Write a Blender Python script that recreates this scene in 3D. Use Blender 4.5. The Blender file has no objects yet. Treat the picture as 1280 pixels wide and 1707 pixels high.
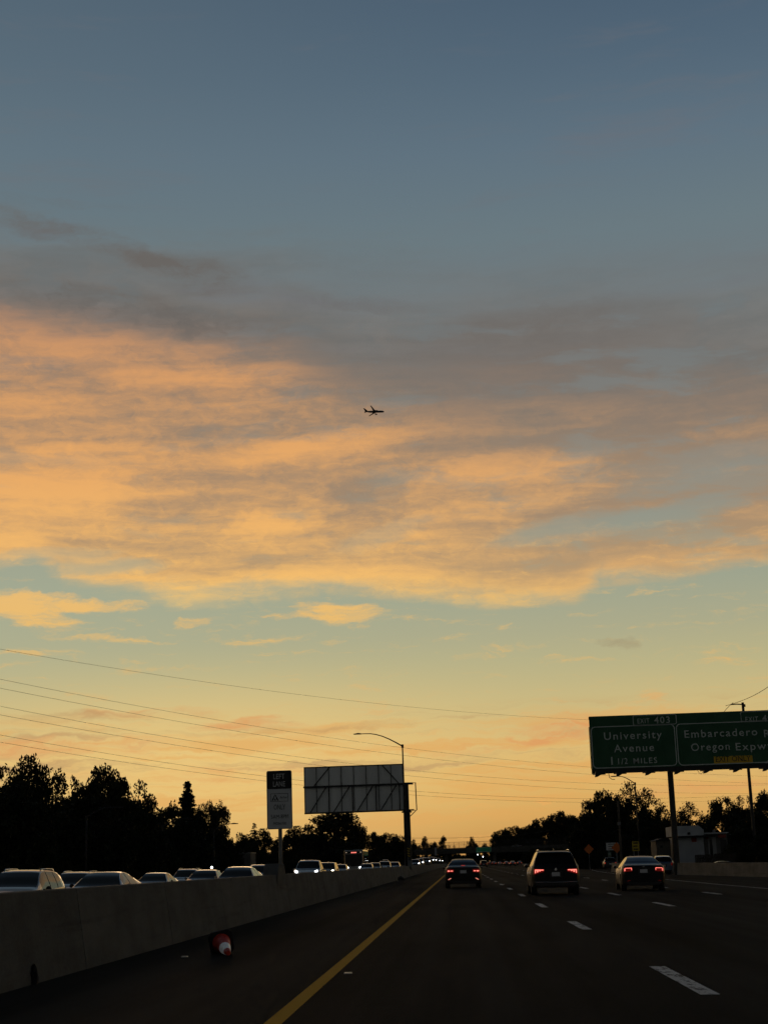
import bpy, math, random
from mathutils import Vector, Matrix

# ------------------------------------------------------------------ camera
S = bpy.context.scene
COL = S.collection
R = math.radians
FPX, CX, CY = 2550.0, 640.0, 853.5            # focal length and centre in photograph pixels
CAM_H, YAW, PITCH, ROLL = 1.27, 0.0408, math.atan(588 / 2550), 0.033
fwd = Vector((-math.sin(YAW) * math.cos(PITCH), math.cos(YAW) * math.cos(PITCH), math.sin(PITCH)))
r0 = Vector((math.cos(YAW), math.sin(YAW), 0)); u0 = r0.cross(fwd)
cr = r0 * math.cos(ROLL) - u0 * math.sin(ROLL)
cu = u0 * math.cos(ROLL) + r0 * math.sin(ROLL)
CAM = Vector((0, 0, CAM_H))
cam_d = bpy.data.cameras.new('camera'); cam = bpy.data.objects.new('camera', cam_d); COL.objects.link(cam)
cam_d.sensor_fit = 'VERTICAL'; cam_d.sensor_height = 24; cam_d.lens = 24 * FPX / 1707
cam_d.clip_start = 0.1; cam_d.clip_end = 30000
M = Matrix((cr, cu, -fwd)).transposed().to_4x4(); M.translation = CAM
cam.matrix_world = M
S.camera = cam

def ray(u, v):
    return (fwd * FPX + cr * (u - CX) - cu * (v - CY)).normalized()
def W(u, v, Y):                                # the point seen at (u, v) on the plane y = Y
    d = ray(u, v); return CAM + d * (Y / d.y)
def WX(u, v, X):
    d = ray(u, v); return CAM + d * (X / d.x)
SL = 0.018                                     # cross fall of the carriageways
MX = -5.15                                     # centre of the median
SL2 = 0.025
def rise(y):                                   # the oncoming carriageway climbs gently far ahead
    t = max(0.0, min(1.0, (y - 230) / 210)); return 1.15 * t * t * (3 - 2 * t)
def gz(x, y=0.0):
    return -SL * x if x > MX else -SL * MX - SL2 * (MX - x) + rise(y)
def G(u, v):                                   # the point seen at (u, v) on the near carriageway
    d = ray(u, v); t = -CAM_H / (d.z + SL * d.x); return CAM + d * t
def ae(u, v):                                  # azimuth, elevation in degrees
    d = ray(u, v); return math.degrees(math.atan2(d.x, d.y)), math.degrees(math.asin(d.z))

# ------------------------------------------------------------------ colour and node helpers
def lin(c):
    return tuple(((x / 255) / 12.92 if x / 255 <= 0.04045 else ((x / 255 + 0.055) / 1.055) ** 2.4) for x in c)
def rgba(c): return tuple(lin(c)) + (1.0,)

class NT:
    """tiny expression writer for node trees"""
    def __init__(s, tree): s.t = tree
    def n(s, typ, **kw):
        x = s.t.nodes.new(typ)
        for k, v in kw.items(): setattr(x, k, v)
        return x
    def set(s, sock, v):
        if isinstance(v, bpy.types.NodeSocket): s.t.links.new(v, sock)
        else: sock.default_value = v
    def m(s, op, a, b=0.0, c=0.0, clamp=False):
        x = s.n('ShaderNodeMath', operation=op, use_clamp=clamp)
        s.set(x.inputs[0], a); s.set(x.inputs[1], b); s.set(x.inputs[2], c)
        return x.outputs[0]
    def add(s, a, b): return s.m('ADD', a, b)
    def sub(s, a, b): return s.m('SUBTRACT', a, b)
    def mul(s, a, b): return s.m('MULTIPLY', a, b)
    def ss(s, x, lo, hi, a=0.0, b=1.0, kind='SMOOTHSTEP'):
        q = s.n('ShaderNodeMapRange', interpolation_type=kind)
        s.set(q.inputs[0], x); s.set(q.inputs[1], lo); s.set(q.inputs[2], hi); s.set(q.inputs[3], a); s.set(q.inputs[4], b)
        return q.outputs[0]
    def noise(s, vec, scale, detail=5.0, rough=0.55, dist=0.0, lac=2.0, out=0):
        q = s.n('ShaderNodeTexNoise')
        s.set(q.inputs['Vector'], vec); s.set(q.inputs['Scale'], scale); s.set(q.inputs['Detail'], detail)
        s.set(q.inputs['Roughness'], rough); s.set(q.inputs['Distortion'], dist); s.set(q.inputs['Lacunarity'], lac)
        return q.outputs[out]
    def map(s, vec, loc=(0, 0, 0), rot=0.0, scale=(1, 1, 1), typ='POINT'):
        q = s.n('ShaderNodeMapping', vector_type=typ)
        s.set(q.inputs[0], vec); q.inputs[1].default_value = loc; q.inputs[2].default_value = (0, 0, rot); q.inputs[3].default_value = scale
        return q.outputs[0]
    def xyz(s, a, b, c=0.0):
        q = s.n('ShaderNodeCombineXYZ'); s.set(q.inputs[0], a); s.set(q.inputs[1], b); s.set(q.inputs[2], c); return q.outputs[0]
    def vadd(s, a, b):
        q = s.n('ShaderNodeVectorMath', operation='ADD'); s.set(q.inputs[0], a); s.set(q.inputs[1], b); return q.outputs[0]
    def vlen(s, a):
        q = s.n('ShaderNodeVectorMath', operation='LENGTH'); s.set(q.inputs[0], a); return q.outputs['Value']
    def mix(s, f, a, b, blend='MIX'):
        q = s.n('ShaderNodeMix', data_type='RGBA', blend_type=blend, clamp_factor=True)
        s.set(q.inputs[0], f); s.set(q.inputs[6], a); s.set(q.inputs[7], b); return q.outputs[2]
    def ramp(s, f, pts, interp='LINEAR'):
        q = s.n('ShaderNodeValToRGB'); s.set(q.inputs[0], f); e = q.color_ramp; e.interpolation = interp
        while len(e.elements) < len(pts): e.elements.new(0.5)
        for el, (p, c) in zip(e.elements, pts): el.position = p; el.color = c if len(c) == 4 else tuple(c) + (1,)
        return q.outputs[0]
    def curve(s, f, pts, lo, hi):              # piecewise-linear function given as (input 0-1, value) through a grey ramp
        r = s.ramp(f, [(p, ((v - lo) / (hi - lo),) * 3) for p, v in pts])
        return s.ss(r, 0.0, 1.0, lo, hi, 'LINEAR')

# ------------------------------------------------------------------ world: dusk sky with lit and shaded cloud
def make_world():
    w = bpy.data.worlds.new('World'); S.world = w; w.use_nodes = True
    t = w.node_tree; t.nodes.clear(); q = NT(t)
    out = q.n('ShaderNodeOutputWorld'); bg = q.n('ShaderNodeBackground')
    tc = q.n('ShaderNodeTexCoord'); sp = q.n('ShaderNodeSeparateXYZ'); t.links.new(tc.outputs['Generated'], sp.inputs[0])
    X, Y, Z = sp.outputs
    az = q.mul(q.m('ARCTAN2', X, Y), 57.29578)
    el = q.mul(q.m('ARCSINE', Z), 57.29578)
    P = q.xyz(az, el, 0.0)
    # domain warps: a slow large one and a fine one
    wv = q.noise(q.map(P, scale=(0.09, 0.22, 1), rot=R(-6)), 1.0, 3, 0.6, out=1)
    wx = q.n('ShaderNodeVectorMath', operation='SUBTRACT'); q.set(wx.inputs[0], wv); wx.inputs[1].default_value = (.5, .5, .5)
    wm = q.n('ShaderNodeVectorMath', operation='MULTIPLY'); q.set(wm.inputs[0], wx.outputs[0]); wm.inputs[1].default_value = (5.0, 1.7, 0)
    Pw = q.vadd(P, wm.outputs[0])
    wv2 = q.noise(q.map(P, scale=(0.5, 1.1, 1), loc=(3, 7, 1), rot=R(-8)), 1.0, 4, 0.62, out=1)
    wx2 = q.n('ShaderNodeVectorMath', operation='SUBTRACT'); q.set(wx2.inputs[0], wv2); wx2.inputs[1].default_value = (.5, .5, .5)
    wm2 = q.n('ShaderNodeVectorMath', operation='MULTIPLY'); q.set(wm2.inputs[0], wx2.outputs[0]); wm2.inputs[1].default_value = (2.6, 0.9, 0)
    Pw2 = q.vadd(P, wm2.outputs[0]); Pw3 = q.vadd(Pw, wm2.outputs[0])
    # cloud structure: long streaks, medium billows, fine ripples
    streak = q.noise(q.map(Pw, scale=(0.075, 0.55, 1), rot=R(-7)), 1.0, 5, 0.6)
    streak2 = q.noise(q.map(Pw, scale=(0.16, 1.1, 1), rot=R(-9), loc=(9, 4, 2)), 1.0, 5, 0.6)
    bill = q.noise(q.map(Pw2, scale=(0.42, 0.75, 1), rot=R(-10), loc=(2, 8, 5)), 1.0, 5, 0.64)
    fine = q.noise(q.map(Pw2, scale=(1.7, 2.6, 1), rot=R(12), loc=(1, 5, 3)), 1.0, 4, 0.68)
    s3 = q.sub(q.noise(q.map(Pw, scale=(0.11, 1.0, 1), rot=R(-13), loc=(6, 9, 4)), 1.0, 5, .55), .5)
    s1 = q.sub(streak, .5); s2 = q.sub(streak2, .5); b1 = q.sub(bill, .5); f1 = q.sub(fine, .5)

    def E(v): return ae(640, v)[1]
    # ---- clear sky by elevation
    pts = [(-40, (60, 48, 34)), (-1.5, (150, 108, 62)), (E(1430), (190, 136, 74)), (E(1390), (208, 158, 88)), (E(1330), (220, 176, 102)), (E(1260), (221, 187, 118)),
           (E(1190), (205, 185, 128)), (E(1120), (186, 178, 134)), (E(1060), (172, 170, 138)), (E(980), (157, 163, 142)),
           (E(860), (143, 147, 137)), (E(700), (126, 134, 134)), (E(520), (112, 122, 126)), (E(400), (106, 122, 129)), (E(260), (95, 114, 128)),
           (E(130), (83, 103, 120)), (E(0), (74, 94, 113)), (40, (52, 69, 91)), (56, (28, 39, 56)), (90, (16, 23, 35))]
    f = q.ss(el, -40, 90, 0, 1, 'LINEAR')
    sky = q.ramp(f, [((e + 40) / 130, rgba(c)) for e, c in pts])
    # the sky is a little paler to the left at the top, bluer to the right
    lr = q.ss(az, -22, 14)
    sky = q.mix(q.mul(q.ss(el, 15, 26), q.mul(q.sub(1.0, lr), 0.30)), sky, rgba((104, 119, 124)))
    sky = q.mix(q.mul(q.ss(el, 4, 9), q.mul(q.ss(el, 20, 12), q.mul(q.sub(1.0, lr), 0.35))), sky, rgba((176, 180, 150)))
    # warm glow low over the horizon, strongest left of the road
    glow = q.mul(q.ss(q.m('ABSOLUTE', q.add(az, 9.5)), 15, 0), q.mul(q.ss(el, -2, 3.2), q.ss(el, 8.5, 3.6)))
    sky = q.mix(q.mul(glow, .55), sky, rgba((242, 206, 130)))
    # ---- cloud deck between a ragged lower and a soft upper edge
    an = q.ss(az, -20, 16, 0, 1, 'LINEAR')
    def A(u): return (ae(u, 900)[0] + 20) / 36
    bot = q.curve(an, [(0, E(965)), (A(60), E(935)), (A(105), E(972)), (A(300), E(1000)), (A(440), E(990)), (A(560), E(985)), (A(680), E(998)), (A(840), E(1022)),
                       (A(955), E(1018)), (A(995), E(985)), (A(1120), E(994)), (A(1280), E(982)), (1, E(978))], 8, 14)
    eb = q.sub(q.add(el, q.add(q.mul(s2, 1.5), q.add(q.mul(b1, 0.9), q.mul(f1, 0.28)))), bot)
    low = q.ss(eb, -0.25, 0.85)
    top = q.curve(an, [(0, E(515)), (A(0), E(520)), (A(300), E(548)), (A(470), E(572)), (A(600), E(640)), (A(720), E(665)), (A(900), E(675)), (A(1100), E(690)), (A(1280), E(700)), (1, E(700))], 12, 24)
    tw = q.ss(an, A(350), A(900), 1.3, 4.2, 'LINEAR')
    et = q.sub(q.add(el, q.add(q.mul(s1, 3.2), q.add(q.mul(b1, 2.2), q.mul(f1, .5)))), top)
    lit = q.ss(q.m('DIVIDE', et, tw), 0.55, -0.75)               # 1 = sunlit under-side, 0 = shaded upper deck
    up = q.ss(q.add(et, q.mul(s1, 4.0)), q.ss(an, A(300), A(800), 4.2, 6.5), 0.2)
    cover = q.mul(low, up)
    # openings of clear sky inside the deck
    gaps = q.ss(q.add(q.mul(s1, 1.0), q.add(q.mul(s2, .9), q.mul(b1, .55))), -0.02, -0.24)
    quad = {}
    def qv(vec):                                # (x², xy, y²) and (x, y, 1) of a warped direction, shared by all blobs
        if vec not in quad:
            sp2 = q.n('ShaderNodeSeparateXYZ'); q.set(sp2.inputs[0], vec); x, y = sp2.outputs[0], sp2.outputs[1]
            quad[vec] = (q.xyz(q.mul(x, x), q.mul(x, y), q.mul(y, y)), q.xyz(x, y, 1.0))
        return quad[vec]
    def dot(a, b):
        d = q.n('ShaderNodeVectorMath', operation='DOT_PRODUCT'); q.set(d.inputs[0], a); d.inputs[1].default_value = b; return d.outputs['Value']
    def blob(vec, u, v, lu, lv, rot, lo=1.0, hi=0.0):
        a, e = ae(u, v); c, s_ = math.cos(R(rot)), math.sin(R(rot)); i, j = 44.5 / lu, 44.5 / lv
        # p = i*(c*dx + s*dy), r = j*(-s*dx + c*dy)
        p1, p2, p3 = i * c, i * s_, -i * (c * a + s_ * e)
        r1, r2, r3 = -j * s_, j * c, j * (s_ * a - c * e)
        V1, V2 = qv(vec)
        rr = q.add(dot(V1, (p1 * p1 + r1 * r1, 2 * (p1 * p2 + r1 * r2), p2 * p2 + r2 * r2)), dot(V2, (2 * (p1 * p3 + r1 * r3), 2 * (p2 * p3 + r2 * r3), p3 * p3 + r3 * r3)))
        return q.ss(rr, lo, hi * hi)
    # colours of the deck
    hot = q.ramp(q.ss(el, E(1010), E(520), 0, 1, 'LINEAR'), [(0, rgba((254, 204, 112))), (.12, rgba((248, 190, 108))), (.45, rgba((236, 172, 102))), (.75, rgba((222, 160, 101))), (1, rgba((194, 142, 104)))])
    dim = q.ramp(q.ss(el, E(1010), E(520), 0, 1, 'LINEAR'), [(0, rgba((190, 156, 112))), (.3, rgba((162, 136, 110))), (.7, rgba((143, 124, 107))), (1, rgba((122, 113, 107)))])
    wis = q.sub(q.noise(q.map(Pw2, scale=(0.38, 2.9, 1), rot=R(-5), loc=(5, 2, 8)), 1.0, 5, .62), .5)
    br = q.add(q.add(q.mul(wis, .8), q.add(q.mul(s1, 1.9), q.mul(s3, 2.3))), q.add(q.mul(b1, 1.1), q.mul(f1, .95)))
    br = q.add(br, q.mul(q.sub(q.ss(an, A(0), A(1150)), .5), -0.62))          # brighter towards the sunken sun at left
    br = q.add(br, q.mul(q.ss(eb, 1.7, 0.1), 0.62))                            # thin lit lower rim of the deck
    for (u, v, lu, lv, ro, k) in [(250, 600, 330, 55, -6, .22), (560, 742, 230, 26, 8, .30), (120, 790, 260, 60, 4, .28), (820, 790, 270, 44, 9, .40), (470, 860, 130, 50, 18, .30),
                                  (1000, 672, 200, 26, -4, .20), (520, 962, 460, 34, 4, .25), (880, 985, 120, 26, -4, .2), (1150, 920, 220, 32, 6, .22), (820, 850, 280, 36, 10, .32),
                                  (330, 720, 260, 44, -2, -.10), (590, 830, 80, 40, 24, -.08), (330, 800, 160, 34, 0, -.14), (980, 735, 240, 34, 4, -.18), (230, 850, 200, 20, 8, -.12)]:
        br = q.m('MULTIPLY_ADD', blob(Pw2, u, v, lu, lv, ro), k * 1.7, br)
    hot = q.mix(q.mul(q.ss(an, A(420), A(1150)), .55), hot, rgba((205, 158, 112)))
    deck = q.mix(q.ss(br, -0.66, 1.12), dim, hot)
    grey = q.mix(q.ss(q.add(s1, q.mul(b1, .7)), -.2, .25), rgba((108, 108, 106)), rgba((126, 115, 106)))
    grey = q.mix(q.mul(blob(Pw, 900, 575, 330, 90, 2, 1.0, .2), .6), grey, rgba((121, 108, 99)))
    deck = q.mix(lit, grey, deck)
    cov = q.mul(cover, q.sub(1.0, q.mul(gaps, q.ss(an, A(100), A(1100), .18, .5, 'LINEAR'))))
    for (u, v, lu, lv, ro, k) in [(960, 880, 200, 26, 6, .75), (1130, 850, 130, 26, 6, .7), (1200, 760, 180, 30, 4, .45), (180, 945, 130, 18, 2, .6), (90, 925, 150, 16, 4, .4), (640, 890, 120, 22, 12, .3), (1130, 800, 160, 24, 8, .3)]:
        cov = q.mul(cov, q.m('MULTIPLY_ADD', blob(Pw2, u, v, lu, lv, ro, 1.0, .1), -k, 1.0))
    col = q.mix(q.mul(cov, 0.95), sky, deck)
    # ---- dark wisps above the deck
    wd = None
    for (u, v, lu, lv, ro, k) in [(230, 520, 330, 42, -9, .85), (120, 395, 280, 24, -15, .75), (330, 462, 150, 36, -12, .8), (600, 505, 190, 22, -6, .45), (60, 335, 200, 10, -3, .22), (115, 480, 60, 14, 14, .6), (900, 545, 330, 70, 3, .5)]:
        wd = q.m('MULTIPLY_ADD', blob(Pw3, u, v, lu, lv, ro), k, wd or 0.0)
    wd = q.mul(wd, q.ss(q.add(q.mul(b1, 1.5), q.add(s2, q.mul(f1, .6))), -.36, .42))
    col = q.mix(q.m('MINIMUM', wd, .85), col, rgba((104, 99, 95)))
    # general thin grey veil higher up, goes on round the sky
    veil = q.mul(q.ss(q.add(s1, q.mul(s2, .6)), 0.02, .3), q.mul(q.ss(el, 17, 21), q.ss(el, 60, 23)))
    col = q.mix(q.mul(veil, .35), col, rgba((112, 110, 114)))
    # ---- small lit clouds below the deck
    sm = None
    for (u, v, lu, lv, ro, k) in [(556, 1022, 105, 26, -9, 1.25), (470, 1028, 60, 10, 0, .5), (60, 1003, 180, 22, -3, 1.1), (65, 1030, 110, 20, -6, 1.25), (185, 1066, 90, 9, -2, 1.1), (320, 1040, 34, 12, 4, .7), (550, 1071, 40, 6, -2, .8),
                                  (440, 1070, 80, 9, 0, .45), (15, 1090, 60, 7, 0, .8), (905, 1339, 26, 3, 0, .9), (1085, 1162, 50, 12, -8, .8), (1030, 1180, 110, 14, 8, .55), (175, 1008, 90, 12, -2, .7), (1000, 983, 60, 7, 4, .45)]:
        sm = q.m('MULTIPLY_ADD', blob(Pw2, u, v, lu, lv, ro), k, sm or 0.0)
    sm = q.ss(q.add(sm, q.add(q.mul(wis, 3.8), q.add(q.mul(b1, 1.2), q.mul(f1, .8)))), .10, 1.7)
    sm = q.mul(sm, q.ss(el, 13, 10.5))
    col = q.mix(q.mul(sm, .86), col, q.ramp(q.ss(el, 0, 11, 0, 1, 'LINEAR'), [(0, rgba((236, 172, 92))), (.5, rgba((226, 172, 106))), (.75, rgba((243, 190, 104))), (1, rgba((242, 190, 112)))]))
    c1 = q.mul(blob(Pw2, 1028, 1074, 34, 14, -14), q.ss(b1, -.2, .15))
    col = q.mix(q.mul(c1, .6), col, rgba((158, 140, 108)))
    # ---- low bars of orange haze cloud over the trees
    bars = q.noise(q.map(Pw2, scale=(0.10, 1.5, 1), rot=R(-2), loc=(4, 1, 9)), 1.0, 5, 0.6)
    lo = q.mul(q.ss(bars, .46, .64), q.mul(q.ss(el, .6, 2.2), q.ss(el, 6.1, 4.6)))
    col = q.mix(q.mul(lo, .62), col, rgba((226, 166, 92)))
    bd = q.mul(q.ss(bars, .50, .33), q.mul(q.ss(el, 1.6, 3.4), q.ss(el, 6.0, 4.9)))
    col = q.mix(q.mul(bd, .72), col, rgba((190, 152, 104)))
    wp = None
    for (u, v, lu, lv, ro, k) in [(945, 1218, 110, 30, 5, .8), (850, 1243, 160, 14, 3, .6), (100, 1245, 220, 22, 0, .55), (420, 1206, 130, 13, 2, .55), (240, 1190, 150, 11, 2, .45), (1180, 1310, 160, 14, 4, .4), (350, 1290, 300, 16, 0, .35)]:
        wp = q.m('MULTIPLY_ADD', blob(Pw2, u, v, lu, lv, ro), k, wp or 0.0)
    wp = q.mul(wp, q.ss(q.add(b1, q.add(q.mul(wis, .9), q.mul(s2, .6))), -.22, .3, 0.0, 1.5))
    col = q.mix(q.m('MINIMUM', wp, .9), col, rgba((222, 158, 98)))
    for (u, v, lu, lv, ro, k) in [(130, 1196, 260, 12, 0, .5), (470, 1218, 200, 9, 1, .45), (60, 1222, 180, 10, 0, .4), (640, 1206, 90, 8, 2, .3)]:
        col = q.mix(q.mul(q.mul(blob(Pw2, u, v, lu, lv, ro), k), q.ss(q.add(wis, b1), -.2, .25)), col, rgba((176, 140, 98)))
    # ---- the glow is in the west; the sky darkens towards the east behind the camera
    hx = q.m('COSINE', q.m('RADIANS', q.add(az, 6.0)))
    dk = q.ss(hx, 0.955, 0.35, 1.0, 0.26)
    east = q.mix(1.0, col, q.xyz(dk, dk, dk), 'MULTIPLY')
    col = q.mix(q.mul(q.ss(hx, 0.2, -0.7), .9), east, q.mix(q.ss(el, 4, 44), rgba((96, 97, 94)), rgba((22, 31, 44))))
    t.links.new(col, bg.inputs[0]); bg.inputs[1].default_value = 1.0
    t.links.new(bg.outputs[0], out.inputs[0])
def lin_inv(c): return c
make_world()
S.world.cycles.sampling_method = 'MANUAL'; S.world.cycles.sample_map_resolution = 256
S.cycles.use_adaptive_sampling = True; S.cycles.adaptive_threshold = 0.02; S.cycles.adaptive_min_samples = 12
sun_d = bpy.data.lights.new('sun', 'SUN'); sun = bpy.data.objects.new('sun', sun_d); COL.objects.link(sun)
sun_d.energy = 0.12; sun_d.angle = R(12); sun_d.color = (1.0, .62, .32)
sun.rotation_euler = Vector((math.sin(R(-9)) * math.cos(R(3)), math.cos(R(-9)) * math.cos(R(3)), math.sin(R(3)))).to_track_quat('Z', 'Y').to_euler()
vs = S.view_settings
vs.view_transform = 'Standard'; vs.look = 'None'; vs.exposure = 0.0; vs.gamma = 1.0; vs.use_curve_mapping = False

# ------------------------------------------------------------------ materials
MATS = {}
def mat(name, color, rough=.7, metal=0.0, coat=0.0, emit=None, es=0.0, var=0.0, vscale=3.0, bump=0.0, bscale=20.0, spec=.5, aniso=(1, 1, 1), ior=1.5):
    if name in MATS: return MATS[name]
    m = bpy.data.materials.new(name); m.use_nodes = True
    b = m.node_tree.nodes['Principled BSDF']; q = NT(m.node_tree)
    b.inputs['Base Color'].default_value = tuple(color) + (1,)
    b.inputs['Roughness'].default_value = rough; b.inputs['Metallic'].default_value = metal
    b.inputs['Coat Weight'].default_value = coat; b.inputs['Coat Roughness'].default_value = .05
    b.inputs['Specular IOR Level'].default_value = spec; b.inputs['IOR'].default_value = ior
    if emit: b.inputs['Emission Color'].default_value = tuple(emit) + (1,); b.inputs['Emission Strength'].default_value = es
    if var or bump:
        tc = q.n('ShaderNodeTexCoord'); v = q.map(tc.outputs['Object'], scale=aniso)
        if var:
            n = q.noise(v, vscale, 6, .62)
            k = q.ss(n, .3, .7, 1 - var, 1 + var, 'LINEAR')
            q.set(b.inputs['Base Color'], q.mix(1.0, tuple(color) + (1,), q.xyz(k, k, k), 'MULTIPLY'))
            q.set(b.inputs['Roughness'], q.ss(n, .3, .7, min(1, rough + .12), max(.02, rough - .12), 'LINEAR'))
        if bump:
            bn = q.n('ShaderNodeBump'); bn.inputs['Strength'].default_value = bump; bn.inputs['Distance'].default_value = .02
            q.set(bn.inputs['Height'], q.noise(v, bscale, 4, .6)); q.set(b.inputs['Normal'], bn.outputs[0])
    MATS[name] = m
    return m

def asphalt_material():
    m = bpy.data.materials.new('asphalt'); m.use_nodes = True; q = NT(m.node_tree); b = m.node_tree.nodes['Principled BSDF']
    tc = q.n('ShaderNodeTexCoord'); o = tc.outputs['Object']
    grain = q.noise(o, 42, 3, .7); patch = q.noise(q.map(o, scale=(.30, .045, 1)), 1.0, 5, .6); lane = q.noise(q.map(o, scale=(1.3, .012, 1), loc=(3, 1, 0)), 1.0, 3, .5)
    k = q.add(q.ss(grain, .3, .7, .75, 1.25, 'LINEAR'), q.add(q.ss(patch, .3, .7, -.34, .36, 'LINEAR'), q.ss(lane, .35, .65, -.30, .30, 'LINEAR')))
    q.set(b.inputs['Base Color'], q.mix(1.0, (.028, .0285, .0265, 1), q.xyz(k, k, k), 'MULTIPLY'))
    q.set(b.inputs['Roughness'], q.ss(patch, .3, .7, .94, .80, 'LINEAR')); b.inputs['Specular IOR Level'].default_value = .01
    bn = q.n('ShaderNodeBump'); bn.inputs['Strength'].default_value = .45; bn.inputs['Distance'].default_value = .01
    q.set(bn.inputs['Height'], grain); q.set(b.inputs['Normal'], bn.outputs[0])
    return m
def paint_material(name, color, wear):
    m = bpy.data.materials.new(name); m.use_nodes = True; q = NT(m.node_tree); b = m.node_tree.nodes['Principled BSDF']
    tc = q.n('ShaderNodeTexCoord'); g = q.n('ShaderNodeNewGeometry')
    n = q.noise(q.map(g.outputs['Position'], scale=(9, 2.2, 1)), 1.0, 6, .7); n2 = q.noise(g.outputs['Position'], 55, 2, .6)
    f = q.ss(q.add(n, q.mul(q.sub(n2, .5), .35)), wear, wear - .10)
    c = q.mix(q.mul(f, .85), color + (1,), (.045, .043, .04, 1))
    q.set(b.inputs['Base Color'], c); b.inputs['Roughness'].default_value = .85; b.inputs['Specular IOR Level'].default_value = .08
    return m
def concrete_material(name, color, streak=.12):
    m = bpy.data.materials.new(name); m.use_nodes = True; q = NT(m.node_tree); b = m.node_tree.nodes['Principled BSDF']
    g = q.n('ShaderNodeNewGeometry'); p = g.outputs['Position']
    a = q.noise(q.map(p, scale=(.6, .45, 1.4)), 1.0, 6, .65); v = q.noise(q.map(p, scale=(2.5, 2.0, .25), loc=(2, 2, 2)), 1.0, 5, .6); fn = q.noise(p, 30, 3, .6)
    oi = q.n('ShaderNodeObjectInfo'); sc_ = q.noise(q.map(p, scale=(1.0, .22, 5.0), loc=(7, 3, 1)), 1.0, 5, .65)
    a = q.add(a, q.add(q.mul(q.sub(oi.outputs['Random'], .5), .14), q.ss(sc_, .55, .75, 0, -.22)))
    k = q.add(q.ss(a, .3, .7, .68, 1.26, 'LINEAR'), q.add(q.ss(v, .35, .7, streak * .5, -streak, 'LINEAR'), q.ss(fn, .3, .7, -.12, .12, 'LINEAR')))
    q.set(b.inputs['Base Color'], q.mix(1.0, color + (1,), q.xyz(k, k, k), 'MULTIPLY')); b.inputs['Roughness'].default_value = .92
    b.inputs['Specular IOR Level'].default_value = .25
    bn = q.n('ShaderNodeBump'); bn.inputs['Strength'].default_value = .3; bn.inputs['Distance'].default_value = .01
    q.set(bn.inputs['Height'], fn); q.set(b.inputs['Normal'], bn.outputs[0])
    return m
ASPH = asphalt_material()
WPAINT = paint_material('white road paint', (.82, .82, .78), .50)
YPAINT = paint_material('yellow road paint', (.80, .40, .004), .32)
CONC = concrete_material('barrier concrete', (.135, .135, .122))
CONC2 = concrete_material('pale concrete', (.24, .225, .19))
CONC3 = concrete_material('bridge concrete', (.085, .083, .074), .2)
SOIL = mat('dry verge soil', (.05, .042, .025), .95, var=.4, vscale=.4)
STEEL = mat('galvanised steel', (.19, .195, .19), .55, .3, var=.25, vscale=1.5)
DSTEEL = mat('dark painted steel', (.028, .028, .026), .6, .1, var=.3, vscale=1.5)
RUBBER = mat('tyre rubber', (.014, .014, .014), .85)
BLACKP = mat('black plastic', (.014, .014, .014), .6)
GLASS = mat('dark window glass', (.006, .007, .008), .04, spec=.17)
RIM = mat('alloy rim', (.25, .25, .25), .35, .9)
CHROME = mat('chrome trim', (.6, .6, .6), .12, 1.0)
REDL = mat('red lamp lens', (.25, .008, .006), .15, emit=(1, .03, .02), es=.06)
REDDIM = mat('red reflector', (.22, .01, .008), .2, emit=(1, .04, .02), es=.06)  # emission stands in for the light a reflector throws back
REDHOT = mat('lit red lamp', (.6, .05, .04), .3, emit=(1, .20, .15), es=1.9)
REDFAR = mat('far lit red lamp', (.6, .05, .04), .3, emit=(1, .08, .04), es=.7)
HEAD = mat('lit headlamp', (.8, .8, .8), .2, emit=(.93, .97, 1.0), es=14.0)
HEADW = mat('lit warm headlamp', (.8, .8, .7), .2, emit=(1.0, .9, .66), es=14.0)
HEADOFF = mat('unlit headlamp', (.35, .36, .37), .1, .3)
PLATE = mat('licence plate white', (.62, .62, .62), .5)
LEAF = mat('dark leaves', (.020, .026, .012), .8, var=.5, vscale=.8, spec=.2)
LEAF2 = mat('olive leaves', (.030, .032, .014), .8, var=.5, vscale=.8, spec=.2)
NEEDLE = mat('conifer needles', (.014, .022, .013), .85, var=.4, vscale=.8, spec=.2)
BARK = mat('tree bark', (.05, .038, .026), .9, var=.4, vscale=4)

def paint(name, c, metal=.3, rough=.32):
    return mat('car paint ' + name, c, rough, metal, coat=.2 if 'black' in name else 1.0, spec=.2 if 'black' in name else .5)

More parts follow.
